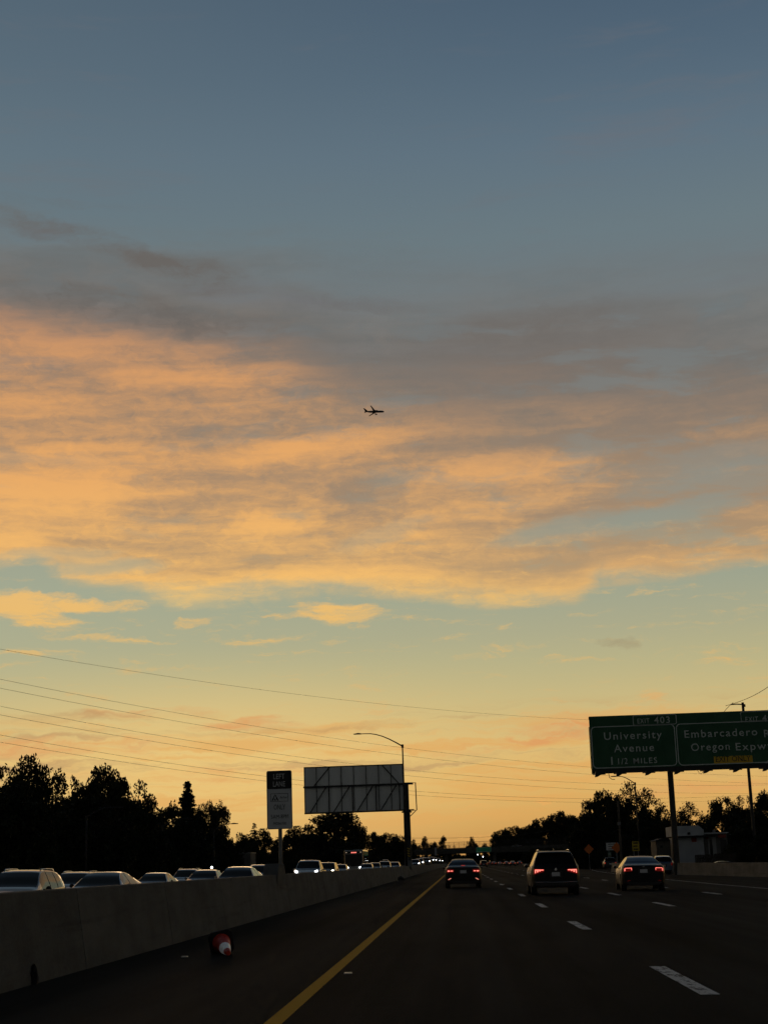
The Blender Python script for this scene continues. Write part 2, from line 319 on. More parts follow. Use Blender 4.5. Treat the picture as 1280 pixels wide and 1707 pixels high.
# ------------------------------------------------------------------ mesh helpers
class MB:
    def __init__(s): s.v = []; s.f = []; s.mi = []
    def face(s, idx, mi=0): s.f.append(tuple(idx)); s.mi.append(mi)
    def quad(s, a, b, c, d, mi=0):
        n = len(s.v); s.v += [tuple(a), tuple(b), tuple(c), tuple(d)]; s.face((n, n + 1, n + 2, n + 3), mi)
    def poly(s, pts, mi=0):
        n = len(s.v); s.v += [tuple(p) for p in pts]; s.face(range(n, n + len(pts)), mi)
    def box(s, x0, x1, y0, y1, z0, z1, mi=0, mtx=None):
        n = len(s.v)
        P = [(x0, y0, z0), (x1, y0, z0), (x1, y1, z0), (x0, y1, z0), (x0, y0, z1), (x1, y0, z1), (x1, y1, z1), (x0, y1, z1)]
        if mtx: P = [tuple(mtx @ Vector(p)) for p in P]
        s.v += P
        for q in ((3, 2, 1, 0), (4, 5, 6, 7), (0, 1, 5, 4), (1, 2, 6, 5), (2, 3, 7, 6), (3, 0, 4, 7)): s.face([n + i for i in q], mi)
    def tube(s, pts, rad, seg=8, cap=True, mi=0):
        pts = [Vector(p) for p in pts]; n0 = len(s.v)
        rads = rad if isinstance(rad, (list, tuple)) else [rad] * len(pts)
        ref = None
        for i, p in enumerate(pts):
            d = (pts[min(i + 1, len(pts) - 1)] - pts[max(i - 1, 0)]).normalized()
            a = Vector((0, 0, 1)) if abs(d.z) < .9 else Vector((1, 0, 0))
            x = d.cross(a).normalized() if ref is None else (ref - d * ref.dot(d)).normalized()
            ref = x; y = d.cross(x)
            for k in range(seg):
                t = 2 * math.pi * k / seg; s.v.append(tuple(p + (x * math.cos(t) + y * math.sin(t)) * rads[i]))
        for i in range(len(pts) - 1):
            for k in range(seg):
                a = n0 + i * seg + k; b = n0 + i * seg + (k + 1) % seg; s.face((a, b, b + seg, a + seg), mi)
        if cap:
            s.face([n0 + k for k in range(seg)][::-1], mi); s.face([n0 + (len(pts) - 1) * seg + k for k in range(seg)], mi)
    def bar(s, a, b, w, h, mi=0):                 # rectangular bar between two points
        a, b = Vector(a), Vector(b); d = (b - a).normalized(); up = Vector((0, 0, 1)) if abs(d.z) < .95 else Vector((0, 1, 0))
        x = d.cross(up).normalized() * (w / 2); y = x.cross(d).normalized() * (h / 2); n = len(s.v)
        for p in (a, b): s.v += [tuple(p - x - y), tuple(p + x - y), tuple(p + x + y), tuple(p - x + y)]
        for q in ((0, 1, 2, 3), (7, 6, 5, 4), (0, 4, 5, 1), (1, 5, 6, 2), (2, 6, 7, 3), (3, 7, 4, 0)): s.face([n + i for i in q], mi)
    def prism(s, pts, d, mi=0):                   # extrude a planar polygon by vector d
        d = Vector(d); n = len(s.v); k = len(pts)
        s.v += [tuple(p) for p in pts] + [tuple(Vector(p) + d) for p in pts]
        s.face(list(range(n, n + k))[::-1], mi); s.face(range(n + k, n + 2 * k), mi)
        for i in range(k): s.face((n + i, n + (i + 1) % k, n + k + (i + 1) % k, n + k + i), mi)
    def lathe(s, prof, seg=20, axis='Z', org=(0, 0, 0), mi=0):
        n0 = len(s.v); o = Vector(org)
        for r, h in prof:
            for k in range(seg):
                t = 2 * math.pi * k / seg; a, b = r * math.cos(t), r * math.sin(t)
                s.v.append(tuple(o + Vector({'Z': (a, b, h), 'X': (h, a, b), 'Y': (a, h, b)}[axis])))
        for i in range(len(prof) - 1):
            for k in range(seg):
                a = n0 + i * seg + k; b = n0 + i * seg + (k + 1) % seg; s.face((a, b, b + seg, a + seg), mi)
        s.face([n0 + k for k in range(seg)][::-1], mi); s.face([n0 + (len(prof) - 1) * seg + k for k in range(seg)], mi)
    def mesh(s, name, mats, smooth=False):
        me = bpy.data.meshes.new(name); me.from_pydata(s.v, [], s.f)
        for m in (mats if isinstance(mats, (list, tuple)) else [mats]): me.materials.append(m)
        me.polygons.foreach_set('material_index', s.mi)
        if smooth: me.polygons.foreach_set('use_smooth', [True] * len(s.f))
        me.update(); return me
    def build(s, name, mats, parent=None, smooth=False, **kw):
        o = bpy.data.objects.new(name, s.mesh(name, mats, smooth)); COL.objects.link(o)
        if parent: o.parent = parent
        for k, v in kw.items(): o[k] = v
        return o
def recalc(o):
    import bmesh
    b = bmesh.new(); b.from_mesh(o.data); bmesh.ops.recalc_face_normals(b, faces=b.faces); b.to_mesh(o.data); b.free(); return o
def bevel(o, w=.02, seg=2):
    m = o.modifiers.new('edge', 'BEVEL'); m.width = w; m.segments = seg; m.limit_method = 'ANGLE'; return o
def empty(name, loc, label, cat, group=None, rz=0.0):
    o = bpy.data.objects.new(name, None); COL.objects.link(o); o.location = loc; o.rotation_euler = (0, 0, rz)
    o['label'] = label; o['category'] = cat
    if group: o['group'] = group
    return o
def tag(o, label, cat, group=None):
    o['label'] = label; o['category'] = cat
    if group: o['group'] = group
    return o
def copy_tree(o, parent=None):
    c = o.copy(); COL.objects.link(c)
    if parent: c.parent = parent
    for ch in o.children: copy_tree(ch, c)
    return c
FONTC = {}
def text(s, width, capx, mtl, parent, loc, name='lettering', thick=.012, shear=0.0, align='L', bold=0.0, space=1.0):
    """lettering standing in the xz plane, facing -y; scaled to a cap height and, if given, a width"""
    cu_ = bpy.data.curves.new('txt', 'FONT'); cu_.body = s; cu_.extrude = thick / 2; cu_.resolution_u = 3; cu_.shear = shear; cu_.offset = bold; cu_.space_character = space
    t = bpy.data.objects.new('txt', cu_); me = bpy.data.meshes.new_from_object(t)
    xs = [v.co.x for v in me.vertices]; ys = [v.co.y for v in me.vertices]
    x0, x1 = min(xs), max(xs); k = capx / .69; kx = (width / (x1 - x0)) if width else k
    for v in me.vertices:
        x, y, z = v.co; v.co = ((x - x0) * kx, -z, y * k)
    me.materials.clear(); me.materials.append(mtl); me.name = name
    bpy.data.objects.remove(t); bpy.data.curves.remove(cu_)
    o = bpy.data.objects.new(name, me); COL.objects.link(o); o.parent = parent
    w = (x1 - x0) * kx
    o.location = (loc[0] - (w / 2 if align == 'C' else 0), loc[1], loc[2]); return o

# ------------------------------------------------------------------ ground and carriageways
YEND = 1500
def ground():
    b = MB(); xs = [(-6000, -.75), (-60, -.62), (-28, -.47), (MX, .045), (30, -.60), (60, -.75), (6000, -.9)]
    for (x0, z0), (x1, z1) in zip(xs, xs[1:]): b.quad((x0, -300, z0), (x1, -300, z1), (x1, 9000, z1), (x0, 9000, z0))
    o = b.build('ground', SOIL, kind='structure'); return o
ground()
b = MB(); b.quad((MX, -60, gz(MX)), (24, -60, gz(24)), (24, YEND, gz(24)), (MX, YEND, gz(MX)))
road = b.build('road', ASPH, kind='structure', label='dark asphalt carriageway carrying the traffic ahead')
for_y = [-60, 100, 230] + [230 + 15 * i for i in range(1, 15)] + [900, YEND]
b = MB()
for ya, yb in zip(for_y, for_y[1:]): b.quad((-27, ya, gz(-27, ya)), (MX, ya, gz(MX, ya)), (MX, yb, gz(MX, yb)), (-27, yb, gz(-27, yb))); b.quad((-30, ya, -.6), (-27, ya, gz(-27, ya)), (-27, yb, gz(-27, yb)), (-30, yb, -.6)) if yb > 231 else None
road2 = b.build('road', ASPH, kind='structure', label='asphalt carriageway of the oncoming traffic')
def strip(x0, x1, y0, y1, m, parent, name, dz=.004, n=1):
    b = MB()
    for i in range(n):
        a0 = y0 + (y1 - y0) * i / n; a1 = y0 + (y1 - y0) * (i + 1) / n
        b.quad((x0, a0, gz(x0) + dz), (x1, a0, gz(x1) + dz), (x1, a1, gz(x1) + dz), (x0, a1, gz(x0) + dz))
    return b.build(name, m, parent)
strip(-1.66, -1.51, 2, 900, YPAINT, road, 'edge_line')
# the right edge line runs straight and then swings out along the exit
b = MB(); prev = None
pts = [G(1330, 1486), G(1280, 1481.5), G(1200, 1474.5), G(1113, 1466.5), G(1060, 1460.5), G(1021, 1456), G(995, 1452.5), G(984, 1449.5)]
for p, p2 in zip(pts, pts[1:]):
    b.quad((p.x - .055, p.y, gz(p.x - .055) + .004), (p.x + .055, p.y, gz(p.x + .055) + .004), (p2.x + .055, p2.y, gz(p2.x + .055) + .004), (p2.x - .055, p2.y, gz(p2.x - .055) + .004))
b.build('edge_line', WPAINT, road)
def dash_mesh(sgn):
    b = MB(); w, l = .095, 4.1 / 2
    b.quad((-w, -l, sgn * w * SL), (w, -l, -sgn * w * SL), (w, l, -sgn * w * SL), (-w, l, sgn * w * SL)); return b.mesh('lane_dash', WPAINT)
DASH = dash_mesh(1)
for X0, ref in ((2.34, G(1200, 1655).y), (5.85, G(1135, 1510).y), (9.45, G(1200, 1490.5).y)):
    y = ref + 1.83 - 14.63 * 2
    while y < 520:
        if y > 4 and not (X0 > 5 and y < 34):
            o = bpy.data.objects.new('lane_dash', DASH); COL.objects.link(o); o.parent = road; o.location = (X0, y, gz(X0) + .004)
        y += 14.63
# raised pavement markers
RPM = mat('retroreflector', (.6, .55, .42), .3, emit=(1, .85, .6), es=.0)
def rpm(u, v):
    p = G(u, v); b = MB(); b.prism([(-.05, -.05, 0), (.05, -.05, 0), (.04, -.025, .012), (-.04, -.025, .012)], (0, .08, 0))
    o = b.build('reflective_marker', RPM, road); o.location = (p.x, p.y, gz(p.x) + .002)
for u, v in ((308, 1595.5), (580, 1623), (663, 1468.5), (840, 1474), (1189, 1489)): rpm(u, v)

# ------------------------------------------------------------------ median barrier
def barrier():
    prof = [(-.31, -.02), (-.30, .08), (-.16, 1.03), (.16, 1.03), (.30, .08), (.31, -.02)]; n = len(prof); L = 6.1 - .022
    root = empty('median_barrier', (MX, 2, gz(MX) - .02), 'long grey concrete barrier dividing the two carriageways', 'barrier')
    b = MB()
    for y in (0, L): b.v += [(x, y, z) for x, z in prof]
    for k in range(n - 1): b.face((k, k + 1, n + k + 1, n + k))
    b.face(range(n)); b.face(list(range(n, 2 * n))[::-1])
    first = recalc(b.build('segment', CONC, root)); bevel(first, .012, 2)
    for i in range(1, 108):                          # one cast length after another with an open joint between
        o = first.copy(); COL.objects.link(o); o.location = (0, i * 6.1, 0)
    b = MB(); b.prism([(x * .93, 0, z if z < .5 else z - .02) for x, z in prof], (0, 6.1 * 108, 0)); recalc(b.build('core', CONC, root))
    return root
barr = barrier()
SY, PY = 43.5, 158.0                             # the lane sign and the big sign post stand on the median here
BT = gz(MX) + 1.01
def pedestal(y, w, h, th):
    b = MB(); d = h * 1.6; z0 = BT - .32
    b.prism([(MX - th / 2, y - w / 2 - d, z0), (MX - th / 2, y + w / 2 + d, z0), (MX - th / 2, y + w / 2 + d, BT - .03), (MX - th / 2, y + w / 2, BT + h), (MX - th / 2, y - w / 2, BT + h), (MX - th / 2, y - w / 2 - d, BT - .03)], (th, 0, 0))
    o = bevel(recalc(b.build('pedestal', CONC, barr)), .03); o.location = -barr.location; return o
pedestal(SY, 1.1, .30, .42)
pedestal(PY, 2.2, .55, .66)
# small dark rag of rubber against the barrier, and the tyre shred further on
def debris(p, sx, sy, sz, label, seed):
    rd = random.Random(seed); b = MB(); n = 14; rings = 6
    for i in range(rings):
        t = i / (rings - 1); z = math.sin(t * math.pi * .5)
        for k in range(n):
            a = 2 * math.pi * k / n; r = max(0.03, math.cos(t * math.pi * .5)) * (1 + rd.uniform(-.3, .3))
            b.v.append((r * math.cos(a) * sx, r * math.sin(a) * sy, z * sz * (1 + rd.uniform(-.25, .25))))
    for i in range(rings - 1):
        for k in range(n): b.face((i * n + k, i * n + (k + 1) % n, (i + 1) * n + (k + 1) % n, (i + 1) * n + k))
    b.face([(rings - 1) * n + k for k in range(n)])
    o = b.build('rubber_scrap', RUBBER); o.location = (p.x, p.y, gz(p.x) - .01); return tag(o, label, 'debris')
p = G(47, 1641); debris(Vector((p.x + .06, p.y, 0)), .06, .09, .20, 'small black scrap of rubber leaning on the barrier foot', 4)
p = G(668, 1467); debris(Vector((p.x, p.y, 0)), .34, .6, .26, 'black heap of tyre rubber on the shoulder below the sign post', 9)

# ------------------------------------------------------------------ tipped traffic cone
def cone():
    p = G(368, 1593)
    root = empty('traffic_cone', (p.x, p.y, gz(p.x)), 'orange traffic cone with white band lying on its side on the shoulder', 'traffic cone')
    org = mat('cone orange', (.80, .05, .018), .55, var=.25, vscale=9); wht = mat('cone reflective band', (.75, .75, .72), .4, emit=(1, 1, 1), es=.03, var=.15, vscale=25); blk = mat('cone base rubber', (.012, .012, .012), .8)  # the band's faint glow imitates returned light, it is no lamp
    # built standing, then laid over with its tip towards the viewer
    tilt = Matrix.Translation((-.04, .32, .172)) @ Matrix.Rotation(R(17), 4, 'Z') @ Matrix.Rotation(R(100), 4, 'X') @ Matrix.Rotation(R(12), 4, 'Z')
    def pb(name, prof, m, seg=24):
        b = MB(); b.lathe(prof, seg); b.v = [tuple(tilt @ Vector(v)) for v in b.v]; return recalc(b.build(name, m, root, smooth=False))
    b = MB(); c = .175; k = .05
    oct_ = [(-c + k, -c), (c - k, -c), (c, -c + k), (c, c - k), (c - k, c), (-c + k, c), (-c, c - k), (-c, -c + k)]
    b.prism([(x, y, 0) for x, y in oct_], (0, 0, .035)); b.v = [tuple(tilt @ Vector(v)) for v in b.v]; recalc(b.build('base', blk, root))
    pb('cone_body', [(.135, .036), (.128, .06), (.0375, .70), (.030, .712), (.02, .712)], org)
    pb('reflective_band', [(.0845, .38), (.0855, .385), (.0555, .595), (.0545, .60)], wht)
    zs = []
    return root
cone()

# ------------------------------------------------------------------ vehicles
def pl(pts, x):                                  # smooth piecewise interpolation (monotone cubic through points)
    if x <= pts[0][0]: return pts[0][1]
    if x >= pts[-1][0]: return pts[-1][1]
    n = len(pts)
    for i in range(n - 1):
        x0, y0 = pts[i]; x1, y1 = pts[i + 1]
        if x <= x1:
            h = x1 - x0; d = (y1 - y0) / h
            def slope(j):
                if j <= 0 or j >= n - 1: return d
                a = (pts[j][1] - pts[j - 1][1]) / (pts[j][0] - pts[j - 1][0]); c = (pts[j + 1][1] - pts[j][1]) / (pts[j + 1][0] - pts[j][0])
                return 0.0 if a * c <= 0 else 2 * a * c / (a + c)
            m0, m1 = slope(i), slope(i + 1); t = (x - x0) / h
            return (2 * t ** 3 - 3 * t ** 2 + 1) * y0 + (t ** 3 - 2 * t ** 2 + t) * h * m0 + (-2 * t ** 3 + 3 * t ** 2) * y1 + (t ** 3 - t ** 2) * h * m1

KINDS = {   # s runs from the nose (0) to the tail (L)
 'sedan': dict(L=4.75, W=1.84, H=1.45, wr=.56, top=[(0, .62), (.08, .72), (.35, .82), (1.15, .96), (1.35, 1.0), (1.95, 1.30), (2.35, 1.43), (2.75, 1.45), (3.3, 1.41), (3.7, 1.30), (4.2, 1.10), (4.45, 1.07), (4.68, 1.04), (4.75, .98)],
               belt=[(0, .58), (.35, .76), (1.3, .92), (2.5, .95), (4.0, 1.00), (4.6, 1.00), (4.75, .93)], ws=(1.30, 2.20), rw=(3.50, 4.24), side=(1.75, 3.95), pillars=(2.78, 3.60), wheels=(.92, 3.72), rad=.33, zb=.20),
 'fastback': dict(L=4.70, W=1.85, H=1.44, wr=.55, top=[(0, .60), (.08, .68), (.35, .78), (1.0, .92), (1.2, .97), (1.9, 1.32), (2.4, 1.43), (2.8, 1.44), (3.3, 1.39), (3.8, 1.25), (4.25, 1.10), (4.5, 1.06), (4.66, 1.04), (4.70, .98)],
               belt=[(0, .56), (.35, .74), (1.2, .90), (2.5, .94), (4.0, 1.00), (4.55, 1.01), (4.70, .93)], ws=(1.15, 2.25), rw=(3.05, 4.30), side=(1.65, 3.75), pillars=(2.72,), wheels=(.90, 3.75), rad=.345, zb=.19),
 'suv': dict(L=4.60, W=1.86, H=1.68, wr=.635, top=[(0, .72), (.08, .88), (.35, 1.00), (1.15, 1.10), (1.3, 1.15), (1.8, 1.45), (2.15, 1.62), (2.6, 1.67), (3.5, 1.665), (4.02, 1.62), (4.20, 1.50), (4.42, 1.14), (4.52, 1.05), (4.60, .98)],
             belt=[(0, .66), (.35, .92), (1.3, 1.02), (2.5, 1.05), (4.1, 1.10), (4.42, 1.06), (4.60, .92)], ws=(1.26, 2.05), rw=(4.08, 4.40), side=(1.68, 4.04), pillars=(2.62, 3.48), wheels=(.88, 3.60), rad=.36, zb=.26),
 'wagon': dict(L=4.70, W=1.80, H=1.60, wr=.60, top=[(0, .68), (.08, .82), (.35, .94), (1.1, 1.06), (1.3, 1.12), (1.85, 1.42), (2.2, 1.56), (2.7, 1.60), (3.5, 1.58), (4.1, 1.50), (4.4, 1.28), (4.6, 1.05), (4.70, .95)],
             belt=[(0, .62), (.35, .86), (1.3, .98), (2.5, 1.0), (4.2, 1.05), (4.55, 1.0), (4.70, .90)], ws=(1.24, 2.08), rw=(4.12, 4.56), side=(1.65, 4.02), pillars=(2.66, 3.50), wheels=(.88, 3.70), rad=.34, zb=.22),
 'van': dict(L=5.10, W=1.98, H=1.80, wr=.70, top=[(0, .80), (.08, .98), (.35, 1.08), (.95, 1.18), (1.1, 1.22), (1.65, 1.58), (2.0, 1.74), (2.5, 1.79), (4.4, 1.78), (4.85, 1.72), (4.98, 1.45), (5.05, 1.12), (5.10, 1.0)],
             belt=[(0, .74), (.35, .98), (1.1, 1.06), (2.5, 1.08), (4.7, 1.10), (5.0, 1.05), (5.10, .94)], ws=(1.08, 1.92), rw=(4.86, 5.02), side=(1.5, 4.80), pillars=(2.4, 3.6), wheels=(.95, 4.05), rad=.36, zb=.24),
 'pickup': dict(L=5.30, W=1.95, H=1.82, wr=.68, top=[(0, .90), (.08, 1.02), (.35, 1.10), (1.2, 1.20), (1.35, 1.25), (1.8, 1.58), (2.1, 1.76), (2.5, 1.81), (3.2, 1.78), (3.38, 1.66), (3.55, 1.16), (3.8, 1.12), (5.2, 1.12), (5.30, 1.08)],
             belt=[(0, .82), (.35, 1.02), (1.35, 1.10), (2.5, 1.12), (3.4, 1.12), (5.2, 1.08), (5.30, 1.02)], ws=(1.32, 2.0), rw=(3.36, 3.54), side=(1.68, 3.32), pillars=(2.55,), wheels=(.95, 4.2), rad=.38, zb=.30),
}
SECN = 14
def car(kind, paint_m, name, label, cat, pos, rz=0.0, group=None, lamps='off', tail='bars', step=.07, detail=2, head=HEAD, rails=False, mirrors=True):
    K = KINDS[kind]; L, Wd, H = K['L'], K['W'], K['H']
    root = empty(name, (pos[0], pos[1], gz(pos[0], pos[1])), label, cat, group, rz)
    root.rotation_euler = (0, SL if pos[0] > MX else -SL2, rz)
    def wl(s):                                    # plan half width with rounded corners
        w = Wd / 2
        a = max(0, 1 - s / .75); c = max(0, 1 - (L - s) / .55)
        return w * (1 - .22 * a ** 2.2 - .14 * c ** 2.4)
    def section(s):
        w = wl(s); zb = K['zb'] + .10 * max(0, 1 - s / .5) + .09 * max(0, 1 - (L - s) / .5)
        zbelt = pl(K['belt'], s); zt = pl(K['top'], s); zt = max(zt, zbelt + .035)
        f = max(0.0, min(1.0, (zt - zbelt - .05) / (H - zbelt - .05)))
        wr = w * .90 * (1 - f) + min(K['wr'], w * .9) * f
        zr = zbelt + .012 + max(0, zt - zbelt - .03) * .93
        zr = min(zr, zt - .012)
        P = [(w * .86, zb), (w * .965, zb + .07), (w * .995, zb + .34 * (zbelt - zb)), (w, zb + .62 * (zbelt - zb)), (w * .985, zb + .86 * (zbelt - zb)), (w * .955, zbelt)]
        for t in (.0, .33, .67, 1.0):
            tx = w * .925 + (wr - w * .925) * (t ** 1.15); P.append((tx, zbelt + .01 + (zr - zbelt - .01) * t))
        P += [(wr * .955, zr + (zt - zr) * .55), (wr * .72, zr + (zt - zr) * .85), (wr * .38, zr + (zt - zr) * .97), (0, zt)]
        return P
    keys = set([0, L] + list(K['ws']) + list(K['rw']) + list(K['side'])); ss_ = set(keys)
    for p in K['pillars']: ss_ |= {p - .045, p + .045}
    n = int(L / step)
    for i in range(n + 1): ss_.add(i * L / n)
    for d in (.02, .05, .1, .15, .22): ss_ |= {d, L - d}
    for s in [K['rw'][0] + (K['rw'][1] - K['rw'][0]) * i / 6 for i in range(7)]: ss_.add(s)
    st = sorted(ss_); st = [s for i, s in enumerate(st) if i == 0 or s - st[i - 1] > .012 or s in keys]
    secs = [section(s) for s in st]
    body = MB(); wins = {}
    def Y(s): return L / 2 - s
    for sg in (1, -1):
        base = {}
        for i in range(len(st) - 1):
            sm = (st[i] + st[i + 1]) / 2
            for k in range(SECN - 1):
                a, b_, c, d = secs[i][k], secs[i][k + 1], secs[i + 1][k + 1], secs[i + 1][k]
                zc = (a[1] + b_[1] + c[1] + d[1]) / 4
                if k < 4 and any(math.hypot(sm - wv, zc - K['rad']) < K['rad'] + .055 for wv in K['wheels']): continue
                key = None
                tall = pl(K['top'], sm) - pl(K['belt'], sm)
                if 6 <= k <= 8 and K['side'][0] < sm < K['side'][1] and tall > .12 and not any(abs(sm - p) < .045 for p in K['pillars']):
                    j = sum(1 for p in K['pillars'] if sm > p); key = ('side_window', sg, j)
                elif k >= 10 and K['ws'][0] < sm < K['ws'][1]: key = ('windshield', 0, 0)
                elif k >= 10 and K['rw'][0] < sm < K['rw'][1]: key = ('rear_window', 0, 0)
                tgt = wins.setdefault(key, MB()) if key else body
                vs_ = [(sg * a[0], Y(st[i]), a[1]), (sg * b_[0], Y(st[i]), b_[1]), (sg * c[0], Y(st[i + 1]), c[1]), (sg * d[0], Y(st[i + 1]), d[1])]
                if sg < 0: vs_ = vs_[::-1]
                mi = 1 if (k == 0 or (k < 2 and kind == 'suv') or 6 <= k <= 8 and key is None and any(abs(sm - p) < .046 for p in K['pillars'])) else 0
                tgt.quad(*vs_, mi=mi if tgt is body else 0)
    for e in (0, -1):                              # nose and tail skins
        sec = secs[e]; y = Y(st[e])
        for k in range(SECN - 1):
            a, b_ = sec[k], sec[k + 1]
            q_ = [(a[0], y, a[1]), (-a[0], y, a[1]), (-b_[0], y, b_[1]), (b_[0], y, b_[1])]
            body.quad(*(q_ if e == 0 else q_[::-1]), mi=1 if k < 1 or (k < 2 and kind == 'suv') else 0)
    def finish(mb, nm, m, smooth=True):
        me = mb.mesh(nm, m, smooth)
        import bmesh
        bm = bmesh.new(); bm.from_mesh(me); bmesh.ops.remove_doubles(bm, verts=bm.verts, dist=.0008); bmesh.ops.recalc_face_normals(bm, faces=bm.faces); bm.to_mesh(me); bm.free()
        try: me.set_sharp_from_angle(angle=R(38))
        except Exception: pass
        o = bpy.data.objects.new(nm, me); COL.objects.link(o); o.parent = root; return o
    bo = finish(body, 'body', [paint_m, BLACKP])
    for key, mb in wins.items(): finish(mb, key[0], GLASS)
    b = MB(); b.box(-Wd / 2 + .22, Wd / 2 - .22, -L / 2 + .3, L / 2 - .3, K['zb'] + .02, K['zb'] + .32); b.build('underbody', BLACKP, root)
    def rear_y(x):
        x = abs(x); lo, hi = L - .6, L
        if wl(L) >= x: return Y(L)
        for _ in range(24):
            m_ = (lo + hi) / 2
            if wl(m_) > x: lo = m_
            else: hi = m_
        return Y(lo)
    def front_y(x):
        x = abs(x); lo, hi = 0, .8
        if wl(0) >= x: return Y(0)
        for _ in range(24):
            m_ = (lo + hi) / 2
            if wl(m_) < x: lo = m_
            else: hi = m_
        return Y(hi)
    def patch(nm, quads, m, rear=True, off=.018, parent=root, both=True):
        """lamp-like patches on the rounded ends: each quad (x0, x1, z0a, z1a, z0b, z1b) spans x0..x1 with its own edge heights"""
        for sg in ((1, -1) if both else (1,)):
            b = MB(); fy = rear_y if rear else front_y; o_ = -off if rear else off
            for (x0, x1, za, zb_, zc, zd) in quads:
                nn = max(1, int(abs(x1 - x0) / .05))
                for i in range(nn):
                    t0, t1 = i / nn, (i + 1) / nn; xa, xb = x0 + (x1 - x0) * t0, x0 + (x1 - x0) * t1
                    la, lb = za + (zc - za) * t0, za + (zc - za) * t1; ha, hb = zb_ + (zd - zb_) * t0, zb_ + (zd - zb_) * t1
                    ya, yb = fy(xa) + o_, fy(xb) + o_; da, db = ya - o_ * 3, yb - o_ * 3
                    F = [(sg * xa, ya, la), (sg * xb, yb, lb), (sg * xb, yb, hb), (sg * xa, ya, ha)]; Bk = [(sg * xa, da, la), (sg * xb, db, lb), (sg * xb, db, hb), (sg * xa, da, ha)]
                    n0 = len(b.v); b.v += F + Bk
                    for q_ in ((0, 1, 2, 3), (4, 7, 6, 5), (0, 4, 5, 1), (1, 5, 6, 2), (2, 6, 7, 3), (3, 7, 4, 0)): b.face([n0 + z for z in q_])
            o = recalc(b.build(nm, m, parent)); yield o
    # wheels
    for wv in K['wheels']:
        for sg in (1, -1):
            x = sg * (Wd / 2 - .125); r = K['rad']
            b = MB(); b.lathe([(r * .62, -.11), (r * .93, -.115), (r, -.08), (r, .08), (r * .93, .115), (r * .62, .11)], 22 if detail > 1 else 12, 'X'); w = b.build('wheel', RUBBER, root, smooth=False); w.location = (x, Y(wv), r)
            if detail > 1:
                b = MB(); b.lathe([(r * .58, -.02), (r * .60, .095), (r * .2, .075), (r * .12, .085)], 18, 'X') if sg > 0 else b.lathe([(r * .58, .02), (r * .60, -.095), (r * .2, -.075), (r * .12, -.085)], 18, 'X')
                rm = b.build('rim', RIM, w)
    # mirrors
    if mirrors:
        zm = pl(K['belt'], K['ws'][0] + .55) + .06
        for sg in (1, -1):
            b = MB(); x = sg * (Wd / 2 * .93)
            b.lathe([(.01, -.09), (.055, -.08), (.075, -.02), (.078, .06), (.06, .075)], 12, 'Y', (x + sg * .13, Y(K['ws'][0] + .62), zm)); b.bar((x - sg * .04, Y(K['ws'][0] + .6), zm - .04), (x + sg * .10, Y(K['ws'][0] + .6), zm - .02), .05, .03)
            b.v = [(v[0], v[1], zm + (v[2] - zm) * .85) for v in b.v]
            recalc(b.build('mirror', BLACKP if lamps == 'dark_mirror' else [paint_m], root, smooth=False))
    hz = pl(K['top'], .1)
    # front: lamps, grille, bumper opening
    hup = .07 if kind in ('suv', 'van', 'pickup') else 0.0
    hm = head if lamps in ('head', 'both') else HEADOFF
    for o in patch('headlight', [(.46, .80, hz - .16 + hup, hz - .02 + hup, hz - .09 + hup, hz + .03 + hup)] if hm is HEADOFF else [(.60, .78, hz - .12 + hup, hz - .01 + hup, hz - .09 + hup, hz + .03 + hup)], hm, rear=False): pass
    b = MB(); y = Y(0) + .012; b.prism([(-.42, y, hz - .30), (.42, y, hz - .30), (.46, y, hz - .12), (-.46, y, hz - .12)], (0, -.05, 0)); recalc(b.build('grille', BLACKP, root))
    # rear lamps
    tz = pl(K['belt'], L) - .02
    if detail > 0 and tail:
        if tail == 'bars':
            base = [(.50, .86, tz - .12, tz + .02, tz - .15, tz + .035)]; hot = [(.55, .66, tz - .078, tz - .040, tz - .080, tz - .040), (.70, .83, tz - .084, tz - .040, tz - .090, tz - .036)]
        elif tail == 'ell':
            base = [(.46, .88, tz - .02, tz + .07, tz - .13, tz + .085)]; hot = [(.48, .82, tz + .025, tz + .055, tz + .025, tz + .06), (.60, .655, tz - .005, tz + .03, tz - .01, tz + .03), (.695, .75, tz - .035, tz + .03, tz - .045, tz + .03), (.79, .83, tz - .065, tz + .05, tz - .080, tz + .05)]
        elif tail == 'cee':
            base = [(.50, .88, tz - .10, tz + .05, tz - .13, tz + .03)]; hot = [(.53, .80, tz + .018, tz + .036, tz + .014, tz + .032), (.80, .85, tz - .09, tz + .03, tz - .10, tz + .01), (.52, .54, tz - .06, tz + .03, tz - .06, tz + .03)]
        elif tail == 'tall':
            base = [(.68, .86, tz - .10, tz + .10, tz - .12, tz + .14)]; hot = [(.72, .83, tz - .05, tz + .05, tz - .05, tz + .06)]
        else:
            base = [(.52, .86, tz - .14, tz + .02, tz - .14, tz + .03)]; hot = [(.56, .82, tz - .10, tz - .01, tz - .10, tz - .0)]
        kk = (wl(L) + .045) / .88 if wl(L) + .045 < .88 else 1.0
        lens = list(patch('taillight', [(q_[0] * kk, q_[1] * kk) + q_[2:] for q_ in base], REDL if lamps in ('tail', 'both') else REDDIM))
        if lamps in ('tail', 'both'):
            for o, par in zip(patch('lamp_strip', [(q_[0] * kk, q_[1] * kk) + q_[2:] for q_ in hot], REDHOT if detail > 1 else REDFAR, off=.026), lens): o.parent = par
        yr = Y(L); pz = tz - .10 if kind in ('sedan', 'fastback') else tz - .12
        b = MB(); b.box(-.155, .155, yr - .018, yr + .01, pz - .075, pz + .075); pt = b.build('licence_plate', PLATE, root)
